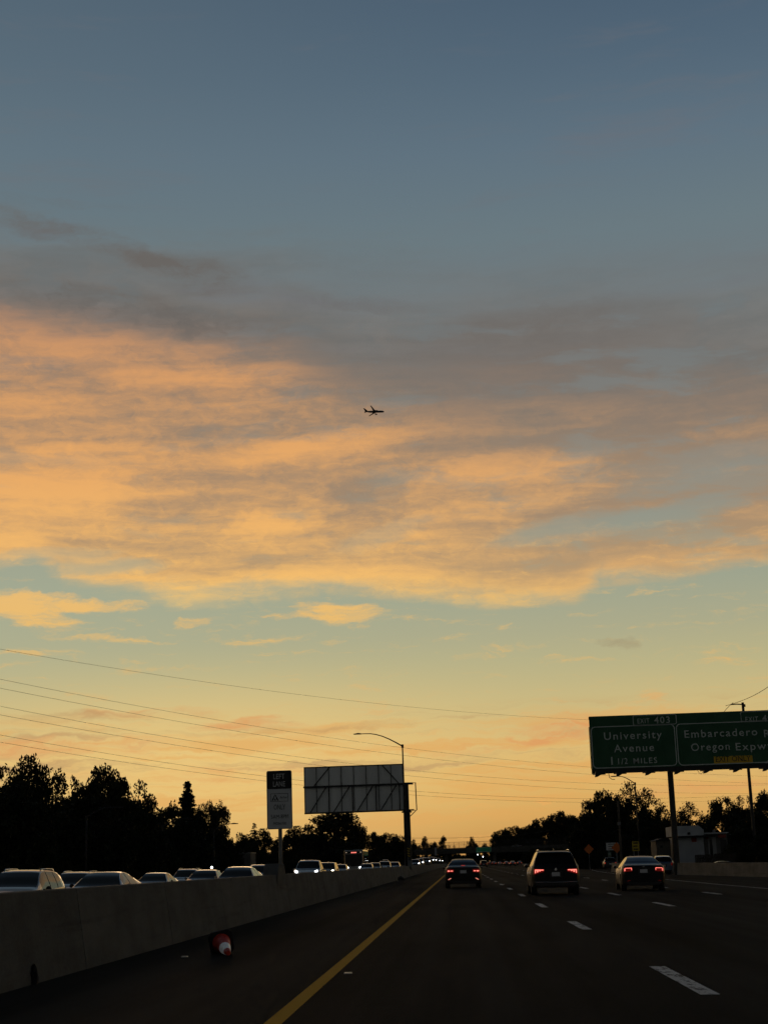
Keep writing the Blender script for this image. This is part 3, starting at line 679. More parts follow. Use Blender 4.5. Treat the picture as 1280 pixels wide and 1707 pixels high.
        if detail > 1:
            b = MB(); b.box(-.24, .24, yr - .008, yr + .01, pz - .115, pz + .115); b.build('plate_recess', BLACKP, root)
    if rails:
        for sg in (1, -1):
            b = MB(); x = sg * K['wr'] * .93; zr = H - .035
            b.tube([(x, Y(2.25), zr - .02), (x, Y(2.4), zr + .045), (x, Y(3.0), zr + .055), (x, Y(3.7), zr + .045), (x, Y(3.92), zr - .01)], .016, 6); b.build('roof_rail', CHROME if detail > 1 else BLACKP, root, smooth=True)
    return root

P_BLK = paint('black', (.008, .008, .009), .0, .4); P_BLK2 = paint('black brown', (.010, .009, .008), .0, .4); P_DK = paint('charcoal', (.035, .036, .04), .5)
P_SIL = paint('silver', (.42, .42, .42), .65, .36); P_WHT = paint('white', (.60, .60, .58), .0, .3); P_CHM = paint('champagne', (.38, .33, .27), .6, .36)
P_BLU = paint('blue grey', (.10, .16, .24), .3); P_GRY = paint('grey', (.16, .165, .17), .6); P_RED = paint('dark red', (.10, .01, .01), .4)

def at(u, v):                                    # wheel contact seen at a pixel of the near carriageway
    p = G(u, v); return (p.x, p.y)
# ---- three cars ahead
p = G(772, 1480.5); sed = car('sedan', P_BLK2, 'sedan', 'black sedan with lit tail lights driving ahead beside the yellow line', 'car', (p.x, p.y + 2.0), rz=R(.4), lamps='tail', tail='bars', step=.05)
L_ = 4.75
b = MB(); b.prism([(-.9, -L_ / 2 - .01, .30), (-.78, -L_ / 2 - .01, .30), (-.66, -L_ / 2 - .01, .40), (-.70, -L_ / 2 - .01, .43)], (0, -.012, 0))
def small_lamp(par, x0, x1, z0, z1, sk, y, m=REDHOT, nm='reflector'):
    for sg in (1, -1):
        b = MB(); pp = [(sg * x0, y, z0), (sg * (x0 + .07), y, z0), (sg * x1, y, z1), (sg * (x1 - .07), y, z1)]
        b.prism(pp, (0, .03, 0)); recalc(b.build(nm, m, par))
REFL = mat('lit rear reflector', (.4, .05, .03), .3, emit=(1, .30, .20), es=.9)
small_lamp(sed, .72, .66, .42, .50, 0, -L_ / 2 - .012, REFL)
REDM = mat('small red brake lamp', (.3, .02, .01), .3, emit=(1, .05, .02), es=.5)
b = MB(); b.box(-.10, .10, -L_ / 2 + .28, -L_ / 2 + .30, 1.108, 1.128); b.build('brake_lamp', REDM, sed)
b = MB(); b.prism([(-.012, 0, 0), (.012, 0, 0), (.004, 0, .07), (-.004, 0, .07)], (0, .12, 0)); o = recalc(b.build('antenna', P_BLK2, sed)); o.location = (0, -1.0, 1.385)
b = MB(); b.box(-.62, .62, -L_ / 2 - .012, -L_ / 2 + .1, .255, .36); b.build('bumper_trim', BLACKP, sed)
p = G(926, 1492); suv = car('suv', P_BLK, 'suv', 'black sport utility vehicle with roof rails and lit angular tail lights', 'car', (p.x, p.y + 1.9), rz=R(.2), lamps='tail', tail='ell', step=.05, rails=True)
L_ = 4.60
b = MB(); b.tube([(-.80, -L_ / 2 + .02, .50), (-.72, -L_ / 2 - .018, .49), (0, -L_ / 2 - .022, .485), (.72, -L_ / 2 - .018, .49), (.80, -L_ / 2 + .02, .50)], .014, 6); b.build('chrome_strip', CHROME, suv, smooth=True)
b = MB(); b.prism([(-.60, -1.72, 1.655), (.60, -1.72, 1.655), (.585, -2.02, 1.655), (-.585, -2.02, 1.655)], (0, 0, .022)); recalc(b.build('spoiler', P_BLK, suv))
b = MB(); b.prism([(-.012, 0, 0), (.012, 0, 0), (.004, 0, .08), (-.004, 0, .08)], (0, .14, 0)); o = recalc(b.build('antenna', P_BLK, suv)); o.location = (0, -1.35, 1.665)
b = MB(); b.lathe([(.05, 0), (.052, .012), (.04, .014)], 18, 'Y', (0, -L_ / 2 - .02, .965)); b.build('emblem', CHROME, suv)
b = MB(); b.box(-.02, .02, -2.13, -2.12, 1.12, 1.14); b.build('wiper_pivot', BLACKP, suv)
p = G(1075, 1484.5); fb = car('fastback', P_BLK, 'fastback', 'black fastback sedan with curved red tail lights, rightmost of the three near cars', 'car', (p.x, p.y + 2.0), rz=R(-1.6), lamps='tail', tail='cee', step=.05)
L_ = 4.70
b = MB(); b.prism([(-.045, -L_ / 2 - .02, 1.0), (-.03, -L_ / 2 - .02, .985), (-.010, -L_ / 2 - .02, .985), (0, -L_ / 2 - .02, .92), (.010, -L_ / 2 - .02, .985), (.03, -L_ / 2 - .02, .985), (.045, -L_ / 2 - .02, 1.0), (0, -L_ / 2 - .02, 1.008)], (0, .02, 0)); recalc(b.build('emblem', CHROME, fb))
small_lamp(fb, .66, .62, .40, .43, 0, -L_ / 2 - .012, REDDIM)
b = MB(); b.box(-.60, .60, -L_ / 2 - .010, -L_ / 2 + .1, .235, .35); b.build('bumper_trim', BLACKP, fb)
# ---- others going the same way
p = G(1108, 1458); car('wagon', P_BLU, 'hatchback', 'blue grey hatchback half hidden beyond the black fastback', 'car', (p.x, p.y + 2), rz=R(-3), lamps='off', tail='tall', step=.09)
p = G(1018, 1449.5); car('suv', P_DK, 'suv', 'dark sport utility vehicle on the exit with both tail lights lit', 'car', (p.x, p.y + 2), rz=R(-2), lamps='tail', tail='tall', step=.12, detail=1)
p = G(1003, 1447.5); car('van', P_WHT, 'van', 'white van on the exit just beyond a dark vehicle', 'car', (p.x - .2, p.y + 4), rz=R(-2), lamps='off', tail='tall', step=.14, detail=1)
far = [(806, 1446, 'suv', P_DK, 'dark vehicle far ahead between the black sedan and the bridge', 'off'), (823, 1442.6, 'sedan', P_RED, 'distant dark red car with lit tail lights below the bridge', 'tail'), (833, 1441.8, 'sedan', P_WHT, 'distant pale sedan with red tail lights below the bridge', 'tail')]
for u, v, k, pm, lb, la in far:
    p = G(u, v); car(k, pm, {'sedan': 'sedan'}.get(k, k), lb, 'car', (p.x, p.y + 2), lamps=la, tail='plain', step=.25, detail=1, mirrors=False)
for i, (u, X, Yd) in enumerate([(841, 8.0, 575), (851, 9.8, 480), (862, 12.6, 590), (815, 6.0, 690)]):
    car('sedan', P_DK, 'sedan', 'very distant car showing tiny red tail lights beneath the bridge', 'car', ((u - 766) / FPX * Yd, Yd), group='distant cars beneath the bridge', lamps='tail', tail='plain', step=.35, detail=1, mirrors=False)

# ---- oncoming traffic beyond the barrier: X, distance of windscreen, kind, paint, label
def onc(u, dist, kind, pm, label, lamps='off', head=HEAD, detail=2, step=.07, group=None, rails=False, name=None, rz=180):
    X = (u - 766) / FPX * dist
    return car(kind, pm, name or kind, label, 'car', (X, dist + KINDS[kind]['L'] / 2 - 1.6), rz=R(rz), lamps=lamps, tail=None if detail < 2 else 'plain', head=head, detail=detail, step=step, group=group, rails=rails)
onc(36, 47, 'wagon', P_CHM, 'champagne coloured sport utility vehicle nearest beyond the barrier at the picture edge', lamps='dark_mirror', rails=True, name='hatchback')
onc(176, 53, 'fastback', P_SIL, 'silver sedan following the champagne vehicle beyond the barrier', lamps='dark_mirror')
onc(130, 66, 'wagon', P_WHT, 'pale car glimpsed between the two nearest oncoming vehicles', rails=True, name='hatchback')
onc(264, 84, 'sedan', P_GRY, 'low dark grey oncoming sedan, third along the barrier')
onc(318, 104, 'suv', P_SIL, 'pale oncoming vehicle with boxy roof in the farther lanes', rails=True)
onc(347, 84, 'sedan', P_GRY, 'grey oncoming sedan overlapping a pale boxy vehicle', step=.09)
onc(402, 71, 'fastback', P_CHM, 'oncoming sedan with bright roof edge just before the lane sign')
onc(437, 104, 'suv', P_GRY, 'oncoming vehicle peeping out beside the lane sign pedestal', step=.12)
onc(519, 108, 'pickup', P_SIL, 'oncoming pickup with headlights lit just past the lane sign', lamps='head', step=.1)
onc(549, 150, 'van', P_GRY, 'oncoming van with warm glaring headlights in front of the coach', lamps='head', head=HEADW, step=.12)
onc(571, 190, 'suv', P_GRY, 'oncoming car half hidden between the van and the coach', lamps='head', step=.15, detail=1)
onc(614, 196, 'wagon', P_WHT, 'small pale car right behind the coach beyond the barrier', step=.15, detail=1, name='hatchback')
onc(627, 205, 'suv', P_GRY, 'grey oncoming vehicle, second past the coach', step=.15, detail=1)
onc(643, 212, 'pickup', P_WHT, 'oncoming pickup with pale cab, third past the coach', step=.15, detail=1)
onc(659, 225, 'suv', P_SIL, 'oncoming silver vehicle just before the big sign post', step=.15, detail=1)
for (u, d) in [(645, 400), (694, 300), (701, 330), (706, 380), (712, 350), (719, 420), (724, 390), (731, 330), (735, 450), (741, 300), (746, 350), (752, 430)]:
    X = (u - 766) / FPX * d
    if X > -7.2: d = d * 7.6 / -X if X < 0 else d
    onc(u, d, 'pickup', P_GRY, 'distant oncoming vehicle seen mainly by its bright headlights', lamps='head', step=.4, detail=1, group='distant oncoming vehicles with lit headlights')

# ---- coach
def coach():
    d = 216.0; X = (594 - 766) / FPX * d; Wd, H, L = 2.6, 3.55, 12.0
    root = empty('coach', (X, d + 6, gz(X)), 'tall dark coach with lit headlights and red destination lamps', 'bus', rz=0)
    b = MB(); b.box(-Wd / 2, Wd / 2, -L / 2, L / 2, .35, H); bevel(b.build('body', paint('coach', (.17, .175, .17), .2), root), .16, 4)
    b = MB(); b.box(-1.14, 1.14, -L / 2 - .015, -L / 2 + .05, 1.35, 3.0); bevel(b.build('windshield', GLASS, root), .02)
    b = MB(); b.box(-1.12, 1.12, -L / 2 - .016, -L / 2 + .04, 3.06, 3.36); bevel(b.build('destination_board', BLACKP, root), .02)
    for x in (-.32, -.06, .20): b = MB(); b.box(x, x + .17, -L / 2 - .03, -L / 2, 3.14, 3.28); b.build('destination_lamp', REDHOT, root)
    for x in (-1.06, .92): b = MB(); b.box(x, x + .12, -L / 2 - .03, -L / 2, 3.2, 3.27); b.build('marker_lamp', mat('amber lamp', (.6, .4, .2), .3, emit=(1, .75, .5), es=.7), root)
    for sg in (1, -1):
        b = MB(); b.lathe([(.17, -.03), (.16, -.09), (.1, -.11)], 16, 'Y', (sg * .92, -L / 2, 1.16)); b.build('headlight', HEAD, root)
        b = MB(); b.box(sg * 1.32 - .02, sg * 1.32 + .02, -L / 2 + 1.2, L / 2 - .8, 1.6, 2.9); b.build('side_window', GLASS, root)
        b = MB(); b.tube([(sg * 1.2, -L / 2 + .1, 3.1), (sg * 1.5, -L / 2 - .3, 3.05), (sg * 1.52, -L / 2 - .3, 2.6)], .03, 6); b.box(sg * 1.52 - .09, sg * 1.52 + .09, -L / 2 - .36, -L / 2 - .28, 2.1, 2.62); b.build('mirror', BLACKP, root)
        for y in (-L / 2 + 2.6, L / 2 - 3): b = MB(); b.lathe([(.3, -.14), (.5, -.14), (.5, .14), (.3, .14)], 18, 'X', (sg * 1.12, y, .5)); b.build('wheel', RUBBER, root)
    b = MB(); b.box(-1.28, 1.28, -L / 2 - .06, -L / 2 + .1, .3, .55); b.build('bumper', BLACKP, root)
coach()

# ------------------------------------------------------------------ lane sign on the median
def lane_sign():
    k = SY / FPX                                    # metres per photograph pixel at this distance
    c = W(466, 1331, SY); x0 = c.x
    root = empty('lane_sign', (MX, SY, BT + .25), 'upright LEFT LANE ONLY sign with black header on a post on the barrier', 'road sign')
    w, h = .715, 1.62; zt = W(466, 1284.5, SY).z - root.location.z; zb = zt - h; cx = x0 - MX
    wht = mat('sign sheeting white', (.62, .64, .64), .55, var=.06, vscale=6); blk = mat('sign sheeting black', (.012, .012, .012), .6)
    b = MB(); b.tube([(cx, .06, -.05), (cx, .06, zt - .12)], .055, 12); b.build('post', STEEL, root, smooth=False)
    def rr(x0, x1, z0, z1, r, y, d, m, nm, par=root):
        P = []
        for (ax, az, a0) in ((x1 - r, z0 + r, -90), (x1 - r, z1 - r, 0), (x0 + r, z1 - r, 90), (x0 + r, z0 + r, 180)):
            for i in range(5): t = R(a0 + 22.5 * i); P.append((ax + r * math.cos(t), y, az + r * math.sin(t)))
        b = MB(); b.prism(P, (0, d, 0)); return recalc(b.build(nm, m, par))
    panel = rr(cx - w / 2, cx + w / 2, zb, zt, .05, 0, -.004, wht, 'sign_panel')
    rr(cx - w / 2 + .012, cx + w / 2 - .012, zt - .51, zt - .012, .045, -.005, -.002, blk, 'header_panel')
    # thin dark border of the white field
    for (a0, a1, c0, c1) in ((cx - w / 2 + .014, cx - w / 2 + .024, zb + .03, zt - .52), (cx + w / 2 - .024, cx + w / 2 - .014, zb + .03, zt - .52), (cx - w / 2 + .03, cx + w / 2 - .03, zb + .018, zb + .028)):
        b = MB(); b.box(a0, a1, -.007, -.0045, c0, c1); b.build('border', blk, root)
    Wt = mat('sign letter white', (.66, .67, .66), .6)
    text('LEFT', .32, .145, Wt, root, (cx, -.009, zt - .235), thick=.004, align='C')
    text('LANE', .34, .145, Wt, root, (cx, -.009, zt - .445), thick=.004, align='C')
    # framed emblem: road-shaped triangle and slanted word
    fz0, fz1 = zt - .86, zt - .635; fx0, fx1 = cx - .25, cx + .25
    b = MB()
    for q_ in ((fx0, fx1, fz0, fz0 + .012), (fx0, fx1, fz1 - .012, fz1), (fx0, fx0 + .012, fz0 + .012, fz1 - .012), (fx1 - .012, fx1, fz0 + .012, fz1 - .012)): b.box(q_[0], q_[1], -.007, -.0045, q_[2], q_[3])
    b.build('emblem_frame', blk, root)
    b = MB(); t0 = fx0 + .03
    b.prism([(t0, -.0047, fz0 + .03), (t0 + .045, -.0047, fz0 + .03), (t0 + .105, -.0047, fz1 - .03), (t0 + .085, -.0047, fz1 - .03)], (0, -.003, 0))
    b.prism([(t0 + .095, -.0047, fz1 - .03), (t0 + .112, -.0047, fz1 - .03), (t0 + .20, -.0047, fz0 + .03), (t0 + .15, -.0047, fz0 + .03)], (0, -.003, 0))
    b.prism([(t0 + .072, -.0047, fz0 + .03), (t0 + .125, -.0047, fz0 + .03), (t0 + .11, -.0047, fz0 + .085), (t0 + .087, -.0047, fz0 + .085)], (0, -.003, 0))
    recalc(b.build('emblem', blk, root))
    text('FasTrak', .20, .06, blk, root, (fx0 + .265, -.009, fz0 + .085), thick=.004, shear=.3)
    text('ONLY', .32, .14, blk, root, (cx, -.009, zt - 1.08), thick=.004, align='C')
    text('5AM-8PM', .49, .105, blk, root, (cx, -.009, zt - 1.325), thick=.004, align='C')
    text('MON-FRI', .36, .075, blk, root, (cx, -.009, zt - 1.50), thick=.004, align='C')
lane_sign()

# ------------------------------------------------------------------ big overhead sign seen from behind, with its post
def back_sign():
    k = PY / FPX; A_ = lambda u, v: W(u, v, PY)
    root = empty('overhead_sign', (MX, PY, BT), 'wide grey back of an overhead sign on a thick median post', 'road sign')
    o = root.location
    def loc(u, v): p = A_(u, v); return p.x - o.x, p.z - o.z
    xl, zt = loc(506, 1279); xr = loc(671.5, 1272)[0]; zt2 = loc(600, 1275.3)[1]; zb = loc(600, 1354)[1]
    alu = mat('sign back aluminium', (.80, .82, .79), .7, .0, var=.12, vscale=.5, aniso=(1, 1, .2))
    # panel made of separate vertical sheets
    n = 8
    for i in range(n):
        a = xl + (xr - xl) * i / n; c = xl + (xr - xl) * (i + 1) / n
        b = MB(); b.box(a + .006, c - .006, .30, .33, zb, zt2); b.build('panel', alu, root)
    b = MB()
    for q_ in ((xl, xr, zt2 - .09, zt2), (xl, xr, zb, zb + .09)): b.box(q_[0], q_[1], .24, .298, q_[2], q_[3])
    for q_ in ((xl, xl + .09), (xr - .09, xr)): b.box(q_[0], q_[1], .24, .298, zb + .09, zt2 - .09)
    b.build('frame', DSTEEL, root)
    zc = (zb + zt2) / 2 + .32; H_ = zt2 - zb
    b = MB(); b.box(xl - .06, .75, -.02, .16, zc - .09, zc + .09); b.build('chord', DSTEEL, root)
    b = MB(); b.box(xl + .0, .75, -.02, .16, zb - .02, zb + .13); b.build('chord', DSTEEL, root)
    w_ = xr - xl
    for i in range(4):                                # lower diagonals and uprights
        x1 = xl + w_ * (.22 + .235 * i); x0 = x1 - w_ * .16
        b = MB(); b.bar((x0, .07, zb + .13), (x1, .07, zc - .09), .09, .10); b.build('diagonal', DSTEEL, root)
        b = MB(); b.box(x1 + .25, x1 + .36, .03, .13, zb + .13, zc - .09); b.build('upright', DSTEEL, root)
    for (x0, z0, x1, z1) in ((xl + w_ * .10, zc + .09, xl + w_ * .26, zt2 - .09), (xl + w_ * .95, zc + .09, xl + w_ * .79, zt2 - .09)):
        b = MB(); b.bar((x0, .20, z0), (x1, .20, z1), .08, .10); b.build('diagonal', DSTEEL, root)
    for i in range(1, 8):
        x = xl + w_ * i / 8; b = MB(); b.box(x - .03, x + .03, .18, .24, zb + .15, zt2 - .10); b.build('stiffener', DSTEEL, root)
    # post with a heavier lower tube, a bracket and the walkway end frame on the far side
    px, ptop = 0.0, zc + .12
    b = MB(); b.tube([(px, .07, -.1), (px, .07, zb - .05)], [.36, .34], 16); b.tube([(px, .07, zb - .06), (px, .07, ptop)], .27, 16); b.build('post', DSTEEL, root, smooth=False)
    b = MB(); b.lathe([(.50, zb - .20), (.52, zb - .16), (.52, zb - .08), (.36, zb - .02)], 16, 'Z', (px, .07, 0)); b.build('flange', DSTEEL, root)
    b = MB(); b.tube([(px + .15, .07, ptop - .03), (.98, .07, ptop - .03), (1.02, .07, zb + .02), (px + .2, .07, zb + .02)], .055, 8); b.bar((.95, .07, zb), (px + .3, .07, zb - .6), .08, .08); b.build('end_frame', DSTEEL, root)
    return root
back_sign()
YST = mat('yellow sheeting', (.50, .36, .03), .6)
def marker_board():
    p = Vector((MX + .02, PY - .9, BT + .85))
    root = empty('object_marker', p, 'narrow black and yellow striped marker board on the sign post', 'marker sign')
    b = MB(); b.box(-.20, .20, 0, .02, 0, .95); b.build('board', BLACKP, root)
    for i in range(4):
        z = .02 + i * .24; b = MB(); b.prism([(-.19, -.006, z + .14), (.19, -.006, z), (.19, -.006, z + .10), (-.19, -.006, z + .24)], (0, .004, 0)); recalc(b.build('stripe', YST, root))
    b = MB(); b.box(-.03, .03, .02, .06, -.9, .9); b.build('bracket', STEEL, root)
marker_board()

# ------------------------------------------------------------------ street lamps
def street_lamp(base, top_z, arm, rise, label, side=-1, head=True, arms=None, r=.11, kink=True):
    root = empty('street_lamp', base, label, 'street lamp', 'street lamps')
    H = top_z - base[2]
    b = MB(); b.tube([(0, 0, 0), (0, 0, H)], [r, r * .62], 10); b.build('pole', DSTEEL, root, smooth=True)
    b = MB(); b.tube([(0, 0, H - .2), (0, 0, H + .12)], r * 1.15, 10); b.build('collar', DSTEEL, root)
    pts = [(side * arm * t, 0, H - .05 + rise * math.sin(min(1, t * 1.25) * math.pi / 2)) for t in (0, .15, .3, .45, .6, .72, .85, .95)]
    b = MB(); b.tube(pts, [.065, .06, .055, .05, .048, .045, .042, .04], 8); b.build('arm', DSTEEL, root, smooth=True)
    e = pts[-1]
    b = MB(); b.prism([(e[0] + side * -.08, -.10, e[2] - .05), (e[0] + side * .62, -.15, e[2] - .05), (e[0] + side * .70, -.08, e[2] + .02), (e[0] + side * .2, -.10, e[2] + .10), (e[0] + side * -.08, -.07, e[2] + .06)], (0, .24, 0))
    recalc(b.build('lamp_head', DSTEEL, root)); return root
pt = W(671, 1243, PY - 6); street_lamp((MX - .0, PY - 6, BT), pt.z, 4.35, 1.35, 'tall lamp with long curved arm rising behind the grey sign back')
pt = W(1050, 1306, 200); street_lamp((pt.x + .6, 200, -.5), pt.z, 2.5, 1.0, 'curved arm lamp standing before the trees beneath the green sign')
pt = W(1029.5, 1335, 172); q_ = W(1035, 1432, 172)
root = empty('utility_pole', (q_.x, 172, -.5), 'bare pale wooden pole beside the exit under the green sign', 'pole')
b = MB(); b.tube([(0, 0, 0), (pt.x - q_.x, 0, pt.z + .5)], [.15, .11], 10); b.build('shaft', mat('weathered pole wood', (.10, .085, .065), .85, var=.3, vscale=3), root)
b = MB(); b.box(-.18, .18, -.16, -.08, 5.2, 5.5); b.build('transformer_plate', STEEL, root)
for i, (u, vt, X) in enumerate([(145, 1362, -27.6), (271, 1378, -27.6), (357, 1384, -27.6)]):
    t = WX(u, vt, X); street_lamp((X, t.y, -.4), t.z, 2.2, .7, ['thin grey lamp post in front of the tall left trees', 'thin grey lamp post left of the pointed conifer', 'thin grey lamp post in front of the rounded trees'][i], side=1, r=.09)

# ------------------------------------------------------------------ green overhead sign at right
GY = 133.0
def green_sign():
    k = GY / FPX; o = W(986.5, 1289, GY)
    root = empty('green_sign', (o.x, GY, 0), 'large green overhead exit sign on a single post at the right', 'road sign')
    zt = W(983, 1194.5, GY).z; z0 = W(983, 1288.5, GY).z
    def L(u, v):                                        # photograph pixel to panel metres (x along, z up), with the picture's roll undone
        p = W(u, v, GY); return p.x - o.x, p.z
    gr = mat('sign green', (.004, .085, .028), .5, var=.12, vscale=.6); dk = mat('sign dark frame', (.010, .014, .010), .6); wh = mat('sign legend', (.62, .68, .62), .6)
    Wd = 21.5; H = zt - z0; n = 14
    for i in range(n):                                  # the face is made of separate extruded sheets
        b = MB(); b.box(i * Wd / n + .004, (i + 1) * Wd / n - .004, -.02, .03, z0 + .30, zt); b.build('panel', gr, root)
    b = MB(); b.box(-.03, Wd, -.06, .06, z0 - .10, z0 + .295); b.build('light_trough', dk, root)
    b = MB(); b.box(.02, Wd - .02, .034, .05, z0 + .31, zt - .02); b.build('backing_sheet', dk, root)  # added to keep sky from showing through the panel joints
    b = MB(); b.box(-.06, -.008, -.05, .05, z0 + .30, zt - .9); b.box(-.02, Wd, .032, .12, zt - .25, zt - .05); b.box(-.02, Wd, .032, .12, z0 + 1.2, z0 + 1.4); b.build('back_frame', dk, root)
    def border(x0, x1, z0_, z1_, r, t=.075):
        P = []
        for (ax, az, a0) in ((x1 - r, z0_ + r, -90), (x1 - r, z1_ - r, 0), (x0 + r, z1_ - r, 90), (x0 + r, z0_ + r, 180)):
            for i in range(6):
                a = R(a0 + 18 * i); P.append((ax, az, r, math.cos(a), math.sin(a)))
        b = MB(); m = len(P)
        for i in range(m):
            q1, q2 = P[i], P[(i + 1) % m]
            f = lambda q, rr: (q[0] + rr * q[3], -.026, q[1] + rr * q[4])
            b.quad(f(q1, r), f(q2, r), f(q2, r - t), f(q1, r - t))
            b.quad(f(q1, r), f(q1, r - t), (f(q1, r - t)[0], -.021, f(q1, r - t)[2]), (f(q1, r)[0], -.021, f(q1, r)[2]))
        return b.build('border', wh, root)
    zt1 = zt - .88
    xd = L(1127.5, 1250)[0]
    border(.10, xd - .05, z0 + .34, zt1, .38); border(xd + .05, Wd - .1, z0 + .34, zt1, .38)
    border(L(1054, 1200)[0], L(1127, 1200)[0], zt1 - .04, zt - .04, .16, .06); border(L(1234, 1200)[0], L(1306, 1200)[0], zt1 - .04, zt - .04, .16, .06)
    def T(s, u0, u1, v, cap, **kw):
        x0, z = L(u0, v); x1, _ = L(u1, v); text(s, x1 - x0, cap, wh, root, (x0, -.030, z), thick=.012, bold=.006, space=1.22, **kw)
    T('EXIT', 1062, 1082, 1206, .40); T('403', 1090, 1116, 1206, .56)
    T('EXIT', 1242, 1263, 1203, .40); T('402', 1270, 1297, 1203, .56)
    T('University', 1006.5, 1103, 1233.5, .63); T('Avenue', 1023, 1090, 1254, .63); text('1', None, .66, wh, root, (L(1018.5, 1275)[0], -.030, L(1018.5, 1275)[1]), bold=.016); T('1/2', 1030, 1046, 1274, .50); T('MILES', 1055.5, 1095, 1273, .46)
    T('Embarcadero', 1140.5, 1262, 1230, .63); T('Rd', 1273, 1294, 1229, .63)
    T('Oregon', 1151.5, 1216, 1252, .63); T('Expwy', 1226, 1288, 1251, .63)
    x0, za = L(1189.5, 1273); x1, zb = L(1253, 1259); ye = mat('exit only yellow', (.75, .46, .012), .55)
    b = MB(); b.box(x0, x1, -.034, -.022, za, zb); b.build('exit_only_plate', ye, root)
    bl = mat('sign black legend', (.01, .01, .01), .6); t_ = text('EXIT ONLY', (x1 - x0) * .9, .46, bl, root, (x0 + (x1 - x0) * .05, -.042, za + .13), thick=.012)
    # slanted exit arrow
    ax, az = L(1283, 1266); ca = math.cos(R(45)); P = [(-.7, -.10), (.15, -.10), (.15, -.36), (.62, 0), (.15, .36), (.15, .10), (-.7, .10)]
    b = MB(); b.prism([(ax + (x - z) * ca, -.026, az + (x + z) * ca) for x, z in P], (0, -.008, 0)); recalc(b.build('arrow', wh, root))
    # light brackets under the sheet
    for u in (994, 1029, 1077, 1125, 1173, 1222, 1271, 1320):
        x, _ = L(u, 1290); b = MB(); b.prism([(x - .35, -.05, z0 - .09), (x + .75, -.05, z0 - .09), (x + .42, -1.5, z0 - .10), (x + .05, -1.7, z0 - .16), (x - .25, -1.5, z0 - .16)], (0, 0, -.10)); recalc(b.build('light_bracket', dk, root))
        b = MB(); b.prism([(x - .30, -1.75, z0 - .46), (x - .05, -1.75, z0 - .42), (x + .42, -1.75, z0 - .16), (x + .40, -1.75, z0 - .02), (x - .22, -1.75, z0 - .02)], (0, .4, 0)); recalc(b.build('sign_light', dk, root))
        b = MB(); b.tube([(x + .0, -1.5, z0 - .26), (x + .2, -.9, z0 - .20), (x + .4, -.1, z0 - .10)], .035, 6); b.build('conduit', dk, root)
    # post and the horizontal truss chords behind the face
    ptop = W(1113, 1289, GY).x - o.x
    b = MB(); b.tube([(ptop + .25, .55, gz(18) - .4), (ptop + .25, .55, zt - 1.2)], [.27, .23], 16); b.build('post', DSTEEL, root)
    for z in (z0 + .8, zt - 1.6): b = MB(); b.bar((.4, .5, z), (Wd, .5, z), .25, .25); b.build('chord', DSTEEL, root)
    for i in range(9):
        x = .6 + i * 2.3; b = MB(); b.bar((x, .5, z0 + .8), (x + 1.15 * 2, .5, zt - 1.6), .10, .10); b.build('brace', DSTEEL, root)
    # loose cable hooks under the sheet
    b = MB(); x, _ = L(1014, 1290); b.tube([(x, -.1, z0 - .1), (x + .02, -.1, z0 - .42), (x + .22, -.1, z0 - .60), (x + .5, -.1, z0 - .62)], .03, 6); b.build('cable', dk, root)
    b = MB(); x, _ = L(1162, 1289); b.tube([(x, -.1, z0 - .1), (x + .12, -.1, z0 - .32), (x + .28, -.1, z0 - .42), (x + .42, -.1, z0 - .30), (x + .5, -.1, z0 - .1)], .02, 6); b.build('cable', dk, root)
green_sign()

# tall service pole behind the sheet
p0 = W(1247, 1330, 190); p1 = W(1237, 1171, 190)
root = empty('utility_pole', (p0.x + .3, 190, -.6), 'tall dark pole with a short arm standing up behind the green sign', 'pole')
dx = p1.x - (p0.x + .3)
b = MB(); b.tube([(0, 0, 0), (dx, 0, p1.z + .6)], [.22, .16], 10); b.build('shaft', DSTEEL, root)
b = MB(); b.tube([(dx, 0, p1.z + .6 - .25), (dx - .7, 0, p1.z + .42), (dx - 1.45, 0, p1.z + .40)], .07, 8); b.box(dx - .12, dx + .30, -.1, .1, p1.z + .05, p1.z + .38); b.build('arm', DSTEEL, root)

# ------------------------------------------------------------------ overhead wires
WIRE = mat('wire', (.02, .018, .015), .7)
def wire(pix, depths, r, label):
    """quadratic sag through three sighted points, each at its own distance"""
    P = [W(u, v, d) for (u, v), d in zip(pix, depths)]
    t1 = (P[1] - P[0]).length / ((P[1] - P[0]).length + (P[2] - P[1]).length)
    out = []
    for i in range(61):
        t = -.12 + 1.24 * i / 60
        l0 = (t - t1) * (t - 1) / (t1); l1 = t * (t - 1) / (t1 * (t1 - 1)); l2 = t * (t - t1) / (1 - t1)
        out.append(P[0] * l0 + P[1] * l1 + P[2] * l2)
    c = out[30]; b = MB(); b.tube([tuple(p - c) for p in out], r, 5)
    o = b.build('power_line', WIRE, smooth=True); o.location = c; return tag(o, label, 'power line', 'power lines crossing the sky')
wire([(0, 1082), (500, 1158), (980, 1200)], (215, 290, 400), .022, 'topmost thin wire reaching the upper corner of the green sign')
names = ['upper wire of the top pair sloping down behind the street lamp', 'lower wire of the top pair sloping down behind the street lamp', 'upper wire of the middle pair passing behind the sign back', 'lower wire of the middle pair passing behind the sign back',
         'upper wire of the lowest pair, just above the trees at left', 'lowest wire of all, closest above the trees at left']
for (a, m1, c), nm in zip([(1132, 1252.5, 1293), (1147, 1265, 1305), (1177, 1287.5, 1309), (1191.5, 1297, 1323), (1225, 1321, 1326), (1237, 1327.5, 1333)], names):
    wire([(0, a), (720, m1), (1240, c)], (205, 330, 470), .023, nm)
wire([(1218, 1174), (1250, 1162), (1290, 1137)], (190, 175, 155), .03, 'wire rising from the dark pole arm to the picture corner')
